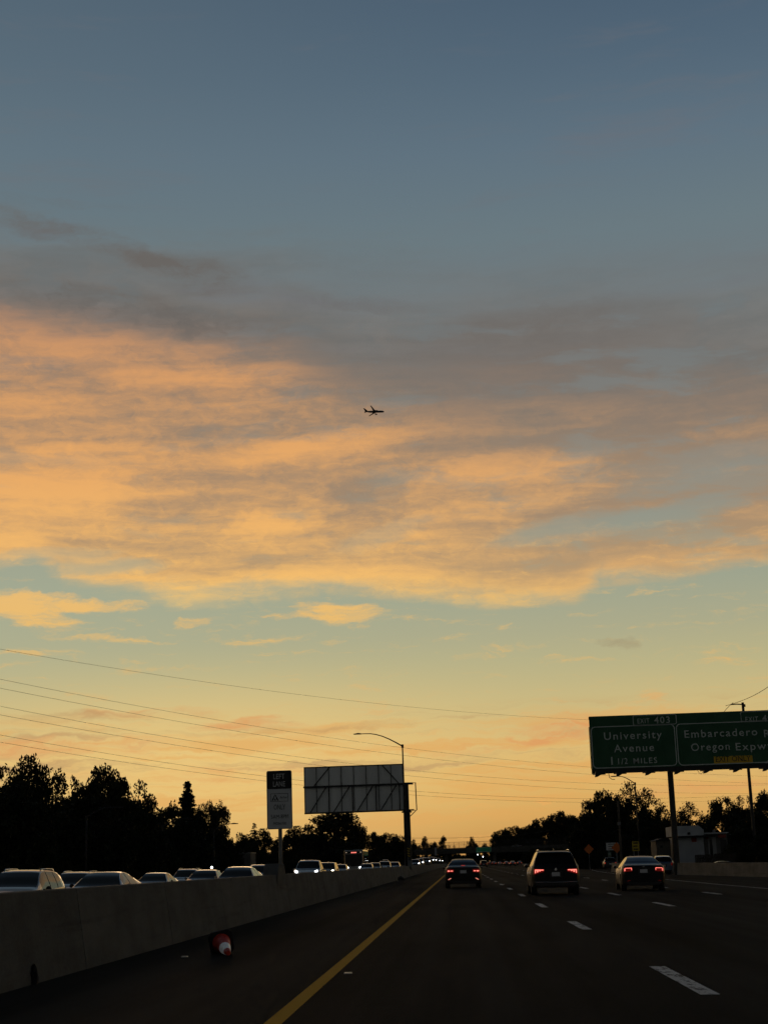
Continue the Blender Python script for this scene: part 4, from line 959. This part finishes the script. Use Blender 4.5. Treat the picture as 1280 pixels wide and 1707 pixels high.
wire([(1201, 1197), (1209, 1183), (1218, 1174)], (195, 192, 190), .03, 'short wire dropping from the dark pole arm behind the sign')
wire([(690, 1397), (790, 1396), (900, 1387)], (560, 590, 640), .05, 'faint sagging wire low over the distant bridge')

# ------------------------------------------------------------------ bridge across the freeway
def bridge():
    BY = 620.0; root = empty('bridge', (0, BY, 0), 'low concrete bridge crossing the freeway in the distance', 'bridge')
    zt = W(780, 1413, BY).z; zb = W(780, 1422.5, BY).z
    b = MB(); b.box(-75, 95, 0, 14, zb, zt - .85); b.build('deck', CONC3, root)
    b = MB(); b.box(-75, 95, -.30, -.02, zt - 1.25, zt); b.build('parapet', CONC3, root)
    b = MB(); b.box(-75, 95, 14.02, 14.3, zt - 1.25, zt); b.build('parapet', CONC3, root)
    for x in (-24, -5.2, 14, 31):
        for y in (3, 11): b = MB(); b.tube([(x, y, -.6), (x, y, zb + .02)], .65, 14); b.build('column', CONC3, root)
    for x0, x1, x2 in ((-75, -46, -36), (95, 64, 52)):                      # sloped abutments
        b = MB(); b.prism([(x0, .5, -.8), (x2, .5, -.8), (x1, .5, zb - .02), (x0, .5, zb - .02)], (0, 13, 0)); recalc(b.build('abutment', SOIL, root))
    # chain link fence above the parapet
    fz = W(760, 1403.8, BY).z
    for i in range(0, 66):
        x = -58 + i * 2.0; b = MB(); b.box(x - .04, x + .04, -.18, -.10, zt, fz); b.build('fence_post', DSTEEL, root)
    for z, t in ((fz, .10), ((fz + zt) / 2 + .1, .05), (zt + .2, .05)): b = MB(); b.box(-58, 73, -.18, -.10, z - t / 2, z + t / 2); b.build('fence_rail', DSTEEL, root)
    b = MB(); z = zt + .15
    while z < fz: b.box(-58, 73, -.15, -.135, z, z + .018); z += .16
    x = -58
    while x < 73: b.box(x, x + .018, -.15, -.135, zt, fz); x += .22
    b.build('fence_mesh', DSTEEL, root)
    b = MB(); p = W(726, 1420, BY - 3); q2 = W(726, 1413, BY - 3); b.box(p.x - .4, p.x + .4, -.9, -.5, W(726, 1426, BY).z, q2.z + .1); b.build('sign_back', mat('pale sign back', (.35, .36, .37), .6), root)  # grey back of a sign fixed to the bridge face
    return zt
BZT = bridge()
def bridge_sign():
    p = W(806, 1416, 617); root = empty('small_green_sign', (p.x, 617, p.z), 'small distant bright green sign hung on the bridge', 'road sign')
    b = MB(); b.box(-2.9, 2.9, 0, .08, -.95, .95); b.build('panel', mat('headlit sign green', (.02, .36, .17), .45), root)  # headlight return is put into this lighter green
    b = MB()
    for q_ in ((-2.8, 2.8, .80, .87), (-2.8, 2.8, -.87, -.80), (-2.8, -2.73, -.8, .8), (2.73, 2.8, -.8, .8)): b.box(q_[0], q_[1], -.012, -.002, q_[2], q_[3])
    b.build('border', PLATE, root)
    for x in (-1.8, 1.8): b = MB(); b.box(x - .05, x + .05, .09, 2.6, .3, .4); b.build('bracket', STEEL, root)
bridge_sign()
for (u, pm, lb, kd) in ((857, P_SIL, 'pale car driving over the distant bridge before the trees', 'sedan'), (624, P_GRY, 'grey car on the bridge approach left of the sign post', 'sedan')):
    X = (u - 766) / FPX * 626
    c = car(kd, pm, kd, lb, 'car', (X, 626), rz=R(90), lamps='off', tail='plain', step=.25, detail=1, mirrors=False)
    c.location.z = BZT - .83; c.rotation_euler = (0, 0, R(90))

# ------------------------------------------------------------------ right edge: concrete wall, house, signs
def wall_right():
    pts = [(27, 58), (24.6, 76), (21.4, 103), (18.6, 130), (17.4, 150), (16.9, 175)]
    b = MB(); prof = [(-.25, -.1), (-.22, .1), (-.12, .98), (.12, .98), (.22, .1), (.25, -.1)]; n = len(prof)
    for x, y in pts: b.v += [(x + a, y, gz(min(x, 24)) + z) for a, z in prof]
    for i in range(len(pts) - 1):
        for k in range(n - 1): b.face((i * n + k, i * n + k + 1, (i + 1) * n + k + 1, (i + 1) * n + k))
    b.face(list(range(n))); b.face([(len(pts) - 1) * n + k for k in range(n)][::-1])
    tag(recalc(b.build('concrete_wall', CONC2)), 'low tan concrete wall along the right edge of the road', 'wall')
wall_right()
def house():
    HY = 185.0; p = W(1160, 1430, HY); root = empty('house', (p.x, HY, -.7), 'grey walled house with pale hipped roof behind the low wall', 'house')
    def X(u): return W(u, 1400, HY).x - p.x
    def Z(v): return W(1165, v, HY).z + .7
    gw = mat('house grey siding', (.34, .37, .40), .8, var=.12, vscale=.6); rf = mat('house pale roof', (.42, .45, .47), .8, var=.2, vscale=.8); dk = mat('house dark trim', (.012, .012, .012), .8)
    b = MB(); b.box(X(1127), X(1172), 0, 7, 0, Z(1395)); b.build('wall', gw, root)
    for i in range(9):
        z = 1.2 + i * .32; b = MB(); b.box(X(1127), X(1172), -.025, -.002, z, z + .27); b.build('siding_board', gw, root)
    x0, x1 = X(1124), X(1172.5)
    b = MB(); zt, zm, zb = Z(1376), Z(1383), Z(1392.5)
    b.prism([(x0, -.4, zb), (x1, -.4, zb), (x1, -.4, zm), (X(1164), -.4, zt), (x0, -.4, zt)], (0, 7.8, 0)); recalc(b.build('roof', rf, root))
    b = MB(); b.box(X(1122), X(1190), -.9, 0, Z(1395.5), Z(1392.8)); b.build('eave', dk, root)
    b = MB(); b.box(X(1145), X(1150), -.46, -.40, Z(1391), Z(1387)); b.build('dormer_window', GLASS, root)
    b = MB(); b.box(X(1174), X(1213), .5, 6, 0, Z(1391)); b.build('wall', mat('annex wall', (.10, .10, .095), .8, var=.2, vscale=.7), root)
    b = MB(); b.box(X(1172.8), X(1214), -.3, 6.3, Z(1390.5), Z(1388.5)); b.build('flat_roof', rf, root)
    b = MB(); b.box(X(1180), X(1193.5), .44, .497, .9, Z(1396)); b.build('door_frame', mat('pale trim', (.24, .25, .25), .7), root)
    b = MB(); b.box(X(1182.5), X(1187), .40, .437, 1.6, Z(1400)); b.build('window', GLASS, root)
    b = MB(); b.box(X(1201), X(1211), .44, .497, 2.0, Z(1401)); b.build('window', GLASS, root)
    red = mat('red sign board', (.20, .025, .012), .7)
    for a, c, v0, v1 in ((1152, 1160, 1403, 1396.2), (1175.5, 1180, 1399, 1394.5), (1196, 1209, 1397.5, 1392.5)):
        b = MB(); b.box(X(a), X(c), -.12, -.04, Z(v0), Z(v1)); b.build('red_board', red, root)
    b = MB(); b.tube([(X(1195), 2, Z(1388.5)), (X(1195), 2, Z(1384))], .18, 8); b.build('vent', STEEL, root)
    # beige shed to the left of it
    q2 = W(1112, 1430, HY); r2 = empty('shed', (q2.x, HY + 1, -.7), 'low beige shed between the sign post and the house', 'shed')
    w_ = 11 * HY / FPX
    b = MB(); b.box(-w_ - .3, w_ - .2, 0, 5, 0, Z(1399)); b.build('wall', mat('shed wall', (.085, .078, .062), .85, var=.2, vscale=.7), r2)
    b = MB(); b.prism([(-w_ - .5, -.3, Z(1399.2)), (w_ - .15, -.3, Z(1399.2)), (w_ * .5, -.3, Z(1396)), (-w_ * .4, -.3, Z(1395))], (0, 5.6, 0)); recalc(b.build('roof', dk, r2))
    b = MB(); b.box(-.7, -.35, -.05, -.003, Z(1411), Z(1407)); b.build('window', GLASS, r2)
    # board fence
    f = empty('board_fence', (p.x, HY - 12, -.7), 'dark wooden board fence in front of the grey house', 'fence'); fw = mat('fence wood', (.030, .025, .018), .9, var=.3, vscale=2)
    x = X(1128) * .93
    while x < X(1195) * .93: b = MB(); b.box(x, x + .15, 0, .03, 0, 1.95 + .03 * math.sin(x * 7)); b.build('board', fw, f); x += .17
    for z in (.5, 1.5): b = MB(); b.box(X(1128) * .93, X(1195) * .93, .032, .09, z, z + .1); b.build('rail', fw, f)
house()
# parked roof peeking over the wall
p = W(1190, 1437, 150); car('sedan', P_GRY, 'sedan', 'parked car whose roof edge shows over the low tan wall', 'car', (p.x + .6, 152), rz=R(92), lamps='off', tail=None, step=.12, detail=1).location.z -= .42
ORG = mat('construction orange', (.70, .17, .02), .6)
def diamond(u, v, d, s, label, post=True):
    p = W(u, v, d); root = empty('warning_sign', (p.x, d, p.z), label, 'road sign', 'orange roadwork signs')
    b = MB(); r = s / 2 * 1.414; b.prism([(0, 0, -r), (r, 0, 0), (0, 0, r), (-r, 0, 0)], (0, .03, 0)); bevel(recalc(b.build('board', ORG, root)), .03)
    b = MB(); b.box(-.05, .05, .035, .12, -p.z - .6, r * .4); b.build('post', STEEL, root)
diamond(981, 1415.5, 235, 1.05, 'orange diamond roadwork sign standing alone before the trees')
diamond(1027.5, 1413, 215, 1.05, 'orange diamond roadwork sign overlapping a white sign')
def rect_sign(u, v, d, w, h, m, label, name, legend=BLACKP, rows=3):
    p = W(u, v, d); root = empty(name, (p.x, d, p.z), label, 'road sign')
    b = MB(); b.box(-w / 2, w / 2, 0, .03, -h / 2, h / 2); bevel(b.build('board', m, root), .02)
    b = MB()
    for i in range(rows): z = h / 2 - h * (i + .6) / (rows + .2); b.box(-w * .34, w * (.34 - .1 * (i % 2)), -.008, -.001, z - h * .06, z + h * .06)
    b.build('legend', legend, root)
    for x in (-w * .3, w * .3): b = MB(); b.box(x - .05, x + .05, .035, .12, -p.z - .6, h * .4); b.build('post', STEEL, root)
rect_sign(1020, 1411, 226, 1.75, 1.05, mat('white guide sheeting', (.70, .70, .68), .6), 'white rectangular road sign behind an orange diamond sign', 'guide_sign', STEEL)
rect_sign(1059, 1410.5, 190, .85, 1.15, mat('yellow warning sheeting', (.60, .45, .03), .6), 'upright yellow warning sign by the exit', 'yellow_sign')
rect_sign(1015.5, 1423.5, 224, .5, .6, mat('pale green sheeting', (.12, .20, .16), .6), 'small pale green plate below the white road sign', 'small_plate', PLATE, 1)
# pale block building beyond the oncoming lanes
def block():
    X0 = -31.0; d = 195; a = W(363, 1437, d); c = W(418, 1437, d); root = empty('block_building', ((a.x + c.x) / 2, d, -.6), 'plain pale block building beyond the oncoming lanes', 'building')
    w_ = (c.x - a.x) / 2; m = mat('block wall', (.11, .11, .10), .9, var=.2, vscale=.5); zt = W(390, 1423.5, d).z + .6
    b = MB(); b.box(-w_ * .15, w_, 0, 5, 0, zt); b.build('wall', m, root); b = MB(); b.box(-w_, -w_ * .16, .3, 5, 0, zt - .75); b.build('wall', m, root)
    b = MB(); b.box(-w_ * .17, w_ * 1.03, -.1, 5.1, zt + .002, zt + .15); b.build('coping', STEEL, root)
    b = MB(); b.box(w_ * .2, w_ * .35, -.04, -.003, 1.0, 1.6); b.build('vent', DSTEEL, root)
block()
p = W(353.5, 1446, 150); root = empty('area_lamp', (p.x, 150, gz(-24)), 'tiny bright white lamp beyond the oncoming cars', 'lamp')
b = MB(); b.tube([(0, 0, 0), (0, 0, p.z - gz(-24))], .05, 8); b.build('pole', DSTEEL, root)
b = MB(); b.lathe([(.05, -.06), (.10, -.04), (.10, .04), (.05, .06)], 12, 'Y', (0, -.08, p.z - gz(-24))); b.build('lamp_head', HEAD, root)
for u, v, lb in ((796, 1424.5, 'small white signal lamp under the bridge near the green sign'), (805, 1428, 'fainter white lamp under the bridge, lower of two')):
    p = W(u, v, 616); root = empty('bridge_lamp', (p.x, 616, p.z), lb, 'lamp'); b = MB(); b.lathe([(.07, -.1), (.14, -.06), (.14, .06)], 12, 'Y'); b.build('lens', HEAD, root); b = MB(); b.box(-.06, .06, .08, .3, -.1, 1.2); b.build('bracket', DSTEEL, root)

# ------------------------------------------------------------------ airliner
def airliner():
    D = 4400.0; p = W(624, 686.3, D); root = empty('airliner', p, 'twin engine airliner flying right, dark against the orange cloud', 'aeroplane')
    m = mat('airliner paint', (.06, .06, .065), .5)
    L = 56.0
    b = MB(); n = 14; prof = [(-28, .5, 1.2), (-24, 1.2, .9), (-17, 2.3, .3), (-10, 2.9, 0), (20, 2.9, 0), (24, 2.5, -.2), (26.5, 1.6, -.5), (27.8, .5, -.7)]
    for x, r, dz in prof:
        for k in range(n): a = 2 * math.pi * k / n; b.v.append((x, r * math.cos(a), dz + r * math.sin(a)))
    for i in range(len(prof) - 1):
        for k in range(n): b.face((i * n + k, i * n + (k + 1) % n, (i + 1) * n + (k + 1) % n, (i + 1) * n + k))
    b.face(list(range(n))); b.face([(len(prof) - 1) * n + k for k in range(n)]); recalc(b.build('fuselage', m, root, smooth=True))
    for sg in (1, -1):
        b = MB(); b.prism([(7, sg * 2, -1.4), (-4, sg * 2, -1.4), (-5.5, sg * 10, -.6), (-13.5, sg * 29, 2.2), (-11.2, sg * 29.5, 2.3), (0, sg * 10, -.4)], (0, 0, .8)); recalc(b.build('wing', m, root))
        b = MB(); b.prism([(-20, sg * 1, 1.0), (-25, sg * 1, 1.0), (-28, sg * 9.5, 1.6), (-26, sg * 9.8, 1.6)], (0, 0, .4)); recalc(b.build('tailplane', m, root))
        b = MB(); b.lathe([(1.1, -3), (1.75, -1), (1.85, 1.5), (1.5, 3)], 14, 'X', (5.5, sg * 9.8, -2.6)); e = b.build('engine', m, root, smooth=True)
        b = MB(); b.box(1, 5, sg * 9.8 - .25, sg * 9.8 + .25, -1.2, -.5); b.build('pylon', m, root)
    b = MB(); b.prism([(-18, -.3, 2.6), (-26, -.3, 1.8), (-30.5, -.3, 11), (-27.3, -.3, 11)], (0, .6, 0)); recalc(b.build('fin', m, root))
    root.rotation_euler = (R(-15), R(-1.0), R(9)); root.scale = (1.07, 1.0, 1.15)
airliner()

# ------------------------------------------------------------------ trees
def limb(b, a, d, length, r, rd, seg=6, n=4, bend=.25):
    pts = [a]; d = d.normalized(); p = a
    for i in range(n):
        d = (d + Vector((rd.uniform(-bend, bend), rd.uniform(-bend, bend), rd.uniform(-.05, bend * .8)))).normalized(); p = p + d * (length / n); pts.append(p)
    b.tube(pts, [r * (1 - .75 * i / n) for i in range(n + 1)], seg, cap=False); return pts, d
def leaf_quads(b, c, rad, count, size, rd, flat=1.0):
    for _ in range(count):
        while True:
            o = Vector((rd.uniform(-1, 1), rd.uniform(-1, 1), rd.uniform(-1, 1)))
            if o.length < 1: break
        p = c + Vector((o.x * rad, o.y * rad, o.z * rad * flat))
        u = Vector((rd.gauss(0, 1), rd.gauss(0, 1), rd.gauss(0, 1))).normalized(); v = u.cross(Vector((rd.gauss(0, 1), rd.gauss(0, 1), rd.gauss(0, 1)))).normalized()
        s = size * rd.uniform(.6, 1.35); n = len(b.v)
        b.v += [tuple(p - u * s), tuple(p + v * s * .55), tuple(p + u * s), tuple(p - v * s * .55)]; b.face((n, n + 1, n + 2, n + 3))
def broadleaf(seed, H=10.0, rx=4.0, base=.18, clumps=70, per=85, size=.17, top_sparse=0.0, crad=.95, shape=1.0, hollow=.35):
    """a crown of leaf clumps carried at the ends of real limbs; unit: metres, height H"""
    rd = random.Random(seed); tb = MB(); cb = MB()
    trunk, d = limb(tb, Vector((0, 0, 0)), Vector((rd.uniform(-.06, .06), rd.uniform(-.06, .06), 1)), H * .62, H * .022, rd, 8, 6, .10)
    zc = H * (base + (1 - base) * .52); rz = H * (1 - base) * .5
    made = 0; tries = 0
    while made < clumps and tries < 4000:
        tries += 1
        o = Vector((rd.uniform(-1, 1), rd.uniform(-1, 1), rd.uniform(-1, 1)))
        if o.length > 1 or o.length < hollow * rd.random(): continue
        wz = 1.0 - .35 * max(0, o.z) ** 1.5 * shape
        c = Vector((o.x * (rx - crad * .5) * wz, o.y * (rx - crad * .5) * wz, zc + o.z * (rz - crad * .55)))
        # lobes: keep clumps where a slow pseudo-noise is high so the outline is uneven
        f = math.sin(c.x * 1.1 + seed) + math.sin(c.y * 1.3 + seed * 2.1) + math.sin(c.z * 1.2 + seed * .7)
        if f < -.55 and o.length > .55: continue
        made += 1
        sp = 1 - top_sparse * max(0, (o.z + .3) / 1.3)
        cr_ = crad * rd.uniform(.65, 1.2)
        leaf_quads(cb, c, cr_, int(per * sp * rd.uniform(.7, 1.2)), size, rd, .8)
        if made % 2 == 0:
            j = min(len(trunk) - 1, 1 + int((c.z / H) * 6)); a = trunk[max(1, j - 1)]
            dd = c - a; pts = [a + dd * t + Vector((0, 0, .12 * dd.length * math.sin(t * math.pi))) for t in (0, .35, .7, 1)]
            tb.tube(pts, [H * .010, H * .007, H * .004, H * .0015], 5, cap=False)
            # twigs that carry a few leaves beyond the clump
            for _ in range(2):
                e = c + Vector((rd.gauss(0, 1), rd.gauss(0, 1), abs(rd.gauss(0, 1)))).normalized() * cr_ * rd.uniform(.7, 1.15); tb.tube([c, (c + e) / 2 + Vector((0, 0, .05)), e], [.025, .018, .008], 4, cap=False); leaf_quads(cb, e, .22, 9, size * .9, rd)
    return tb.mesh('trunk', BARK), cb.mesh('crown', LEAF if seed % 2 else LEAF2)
def conifer(seed, H=12.0, rx=2.4, dens=1.0, bare=0.0):
    rd = random.Random(seed); tb = MB(); cb = MB(); tb.tube([(0, 0, 0), (rd.uniform(-.1, .1), 0, H * .5), (0, 0, H)], [H * .016, H * .010, .015], 7)
    z = H * .08
    while z < H * .985:
        t = z / H; r = rx * (1 - t) ** .8 * (1 - .15 * math.sin(z * 3)) + .10; nb = max(4, int(9 * (1 - t * .5)))
        for k in range(nb):
            if rd.random() < bare: continue
            a = 2 * math.pi * (k + rd.random() * .8) / nb; rr = r * rd.uniform(.65, 1.12); drop = rd.uniform(-.45, .05) * rr
            e = Vector((math.cos(a) * rr, math.sin(a) * rr, z + drop)); s = Vector((0, 0, z)); tb.tube([s, (s + e) / 2 + Vector((0, 0, .06 * rr)), e], [.03, .02, .006], 4, cap=False)
            m_ = max(2, int(rr * 7))
            for i in range(m_):
                q_ = s + (e - s) * ((i + .6) / m_); leaf_quads(cb, q_, .18 + .12 * rr * (1 - i / m_), int(9 * dens), .14, rd, .8)
        z += H * .017 * rd.uniform(.7, 1.3)
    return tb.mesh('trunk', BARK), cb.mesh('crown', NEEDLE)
TV = {
 'oak': broadleaf(3, 10, 4.3, .10, 95, 95, .17, .0), 'oak2': broadleaf(8, 10, 4.6, .08, 105, 90, .18, .05), 'airy': broadleaf(15, 10, 3.6, .14, 84, 95, .17, .25, .9, 1.0),
 'poplar': broadleaf(22, 10, 3.0, .06, 80, 95, .17, .0, .9), 'lacy': broadleaf(31, 10, 3.4, .18, 62, 60, .15, .45, .85, 1.0), 'round': broadleaf(44, 10, 4.6, .05, 120, 90, .18, .0, 1.0, .5),
 'dense': broadleaf(57, 10, 4.8, .03, 150, 90, .20, 0, 1.1, .4, .6), 'bush': broadleaf(61, 10, 8.5, .0, 120, 95, .42, 0, 2.1, .6, .5), 'bush2': broadleaf(74, 10, 9.5, .0, 120, 90, .45, 0, 2.2, .8, .5),
 'spruce': conifer(5), 'spruce2': conifer(12, 12, 2.8, 1.2), 'snag': conifer(19, 12, 2.0, .45, .45)}
TH = {'spruce': 12.0, 'spruce2': 12.0, 'snag': 12.0}; TR = {'oak': 4.3, 'oak2': 4.6, 'airy': 3.6, 'poplar': 3.0, 'lacy': 3.4, 'round': 4.6, 'dense': 4.8, 'spruce': 2.4, 'spruce2': 2.8, 'snag': 2.0, 'bush': 8.5, 'bush2': 9.5}
TN = {'spruce': 'conifer', 'spruce2': 'conifer', 'snag': 'conifer', 'bush': 'shrub', 'bush2': 'shrub'}
TRD = random.Random(77)
def tree(kind, base, H, width, label, group, cat=None):
    t, c = TV[kind]; nm = TN.get(kind, 'broadleaf_tree')
    root = empty(nm, base, label, cat or ('shrub' if nm == 'shrub' else 'tree'), group, TRD.uniform(0, 6.28))
    sz = H / TH.get(kind, 10.0); sx = width / 2 / TR[kind]
    root.scale = (sx, sx, sz)
    for n_, me in (('trunk', t), ('crown', c)):
        o = bpy.data.objects.new(n_, me); COL.objects.link(o); o.parent = root
def sight_tree(u, vt, wpx, dist, kind, label, group, base=-.6):
    p = W(u, vt, dist); cf = kind in ('spruce', 'spruce2', 'snag')
    tree(kind, (p.x, dist, base), (p.z - base) * (1.0 if cf else 1.05), wpx * dist / FPX * (1.7 if cf else 1.06), label, group)
LG = 'trees beyond the oncoming lanes'
def YX(u, X): return X * FPX / (u - 766)
for (u, v, w, X, k, lb) in [
    (-40, 1275, 150, -31, 'oak', 'dark leafy tree cut by the picture edge at left'), (8, 1275, 110, -32, 'oak2', 'full dark tree leftmost within the picture'),
    (55, 1268, 92, -31, 'airy', 'tall airy tree with sky showing through its top'), (92, 1290, 100, -34, 'lacy', 'thin crowned tree with many gaps right of the airy one'), (118, 1288, 96, -36, 'oak', 'mid height tree between the airy tree and the broad one'),
    (172, 1274, 120, -33, 'oak2', 'broad tallest tree of the left group with lobed top'), (215, 1298, 100, -33, 'oak', 'tree sloping off right of the broad tallest one'), (245, 1330, 70, -34, 'airy', 'lower tree at the end of the left group'),
    (20, 1320, 150, -29.5, 'dense', 'lower dense tree filling the front of the leftmost group'), (140, 1335, 170, -29.5, 'dense', 'wide low tree under the broad tallest one'), (225, 1362, 120, -29.5, 'dense', 'low dense tree in front before the conifer'),
    (285, 1345, 60, -33, 'poplar', 'small dark tree just left of the pointed conifer'), (313, 1302, 50, -33, 'spruce', 'pointed conifer standing above its neighbours'), (343, 1336, 52, -33, 'round', 'rounded tree just right of the pointed conifer'),
    (370, 1344, 44, -34, 'poplar', 'narrow tree second right of the pointed conifer'), (300, 1372, 110, -30, 'dense', 'low dense tree at the foot of the conifer'), (360, 1390, 90, -30, 'dense', 'low dense tree under the rounded trees'),
    (400, 1386, 40, -33, 'oak', 'small distant tree left of the bare conifer'), (424, 1371, 26, -33, 'snag', 'thin half bare conifer left of the lane sign'), (441, 1384, 36, -33, 'airy', 'small loose tree touching the lane sign'), (412, 1396, 60, -33, 'dense', 'low dark tree below the half bare conifer'),
    (490, 1380, 50, -32, 'airy', 'tree peeping out right of the lane sign'), (470, 1400, 70, -32, 'dense', 'low dark tree behind the lane sign post'), (518, 1372, 60, -31, 'oak', 'tree under the left end of the sign back'), (555, 1346, 100, -31, 'round', 'big rounded tree rising behind the sign back'),
    (596, 1376, 50, -30, 'airy', 'ragged tree right beside the big rounded one'), (540, 1398, 110, -29.5, 'dense', 'low dense tree in front of the big rounded one'), (622, 1386, 44, -31, 'oak2', 'distant tree left of the sign post, lower one'), (650, 1388, 50, -31, 'round', 'distant rounded tree beside the sign post'), (672, 1392, 40, -28, 'oak', 'far tree directly behind the sign post')]:
    sight_tree(u, v, w, min(YX(u, X), 585), k, lb, LG)
for i in range(26):                                   # shrubs along the left verge
    X = -28.4; u = 20 + i * 25.0; d = min(YX(min(u, 712), X), 600); hpx = 34 if u < 420 else 26
    p = WX(u, 1440, X); y = d; X_ = (u - 766) / FPX * d
    tree('bush' if i % 2 else 'bush2', (X_, y, -.5), (hpx * d / FPX) * (1 + .25 * math.sin(i * 2.3)) + 1.2, 46 * d / FPX, 'dark shrub in the row along the verge beyond the oncoming lanes', 'shrubs along the far verge')
RG = 'trees right of the freeway'
for (u, v, w, d, k, lb) in [
    (975, 1332, 62, 262, 'oak', 'dark tree at the left end of the right hand tree group'), (1003, 1316, 74, 258, 'oak2', 'tallest dark tree of the group under the green sign'), (1050, 1310, 64, 262, 'lacy', 'sparse topped tree with the lamp arm in front'), (1078, 1320, 70, 268, 'lacy', 'sparse tree just left of the sign post'),
    (1040, 1338, 90, 252, 'dense', 'dense lower tree behind the lamp poles'), (1088, 1345, 70, 250, 'oak', 'dark tree touching the left side of the sign post'), (990, 1362, 90, 245, 'dense', 'dense low tree above the lone orange sign'), (1065, 1372, 100, 240, 'dense', 'dense low tree above the yellow sign'), (1105, 1362, 50, 240, 'round', 'small dark tree directly behind the sign post'),
    (1150, 1342, 62, 225, 'lacy', 'gappy tree over the grey house roof'), (1135, 1356, 40, 222, 'airy', 'small loose tree left above the house roof'), (1205, 1327, 66, 222, 'oak2', 'dark rounded tree right of the house roof'), (1243, 1324, 60, 220, 'oak', 'dark tree around the foot of the service pole'), (1285, 1318, 80, 215, 'round', 'dark tree cut by the right picture edge'),
    (1215, 1360, 90, 212, 'dense', 'dense dark tree beside the house annex'), (1265, 1358, 100, 205, 'dense', 'dense low tree at the right picture edge'), (1175, 1372, 50, 214, 'dense', 'low dark tree right behind the house'), (1240, 1385, 90, 190, 'dense', 'low dark tree in front near the right edge')]:
    sight_tree(u, v, w, d, k, lb, RG)
FG = 'distant trees beyond the bridge'
for (u, v, w, d, k, lb) in [
    (834, 1384, 40, 700, 'round', 'first small rounded tree right of the bridge opening'), (853, 1377, 52, 705, 'round', 'rounded distant tree with a pale car below it'), (882, 1376, 56, 700, 'oak2', 'distant tree between two rounded ones'), (905, 1364, 60, 700, 'round', 'distant tree stepping up towards the right group'), (932, 1351, 66, 690, 'oak2', 'tall distant tree just left of the right group'), (955, 1365, 60, 690, 'dense', 'distant dense tree behind the right group edge'),
    (860, 1400, 90, 690, 'dense', 'low far thicket tree at the bridge end'), (920, 1395, 110, 680, 'dense', 'low far thicket tree nearer the right group'),
    (707, 1396, 15, 720, 'airy', 'tiny narrow tree just right of the sign post'), (720, 1403.5, 26, 720, 'round', 'tiny wide tree between two narrow ones'), (739, 1395.5, 18, 720, 'poplar', 'tiny narrow tree above the bridge middle'), (749, 1408, 9, 720, 'oak', 'very small tree right of the tiny narrow one'), (757, 1408.5, 8, 720, 'oak', 'smallest round tree above the bridge'), (781, 1401, 14, 720, 'oak', 'tiny leafy tree left of the small green sign'), (786, 1396.5, 13, 722, 'airy', 'tiny narrow tree by the small green sign'), (793, 1405, 12, 720, 'oak2', 'tiny low tree above the small green sign'), (808, 1405, 14, 720, 'oak2', 'tiny tree right above the small green sign'), (820, 1406.5, 10, 720, 'round', 'tiny tree at the right of the small green sign'),
    (690, 1398, 24, 700, 'oak', 'distant tree beside the striped marker board')]:
    sight_tree(u, v, w, d, k, lb, FG)
# the far band of woodland that closes the view under the bridge
rd = random.Random(5); b = MB()
for i in range(1500):
    u = rd.uniform(560, 1000); d = rd.uniform(900, 1150); X = (u - 766) / FPX * d; leaf_quads(b, Vector((X, d, rd.uniform(-.5, 5.2))), 1.6, 10, 1.0, rd)
o = b.build('woodland', LEAF, kind='stuff'); o['label'] = 'far dark band of woodland closing the view under the bridge'; o['category'] = 'woodland'
for i, (u, d) in enumerate([(960, 255), (985, 240), (1010, 238), (1040, 230), (1070, 225), (1095, 215), (1220, 175), (1250, 165), (1285, 160), (1205, 190), (935, 300), (915, 360), (895, 430)]):
    p = W(u, 1437, d); tree('bush' if i % 2 else 'bush2', (p.x, d, -.7), 22 * d / FPX + 1.4, 50 * d / FPX, 'dark roadside shrub along the right verge', 'shrubs along the right verge')
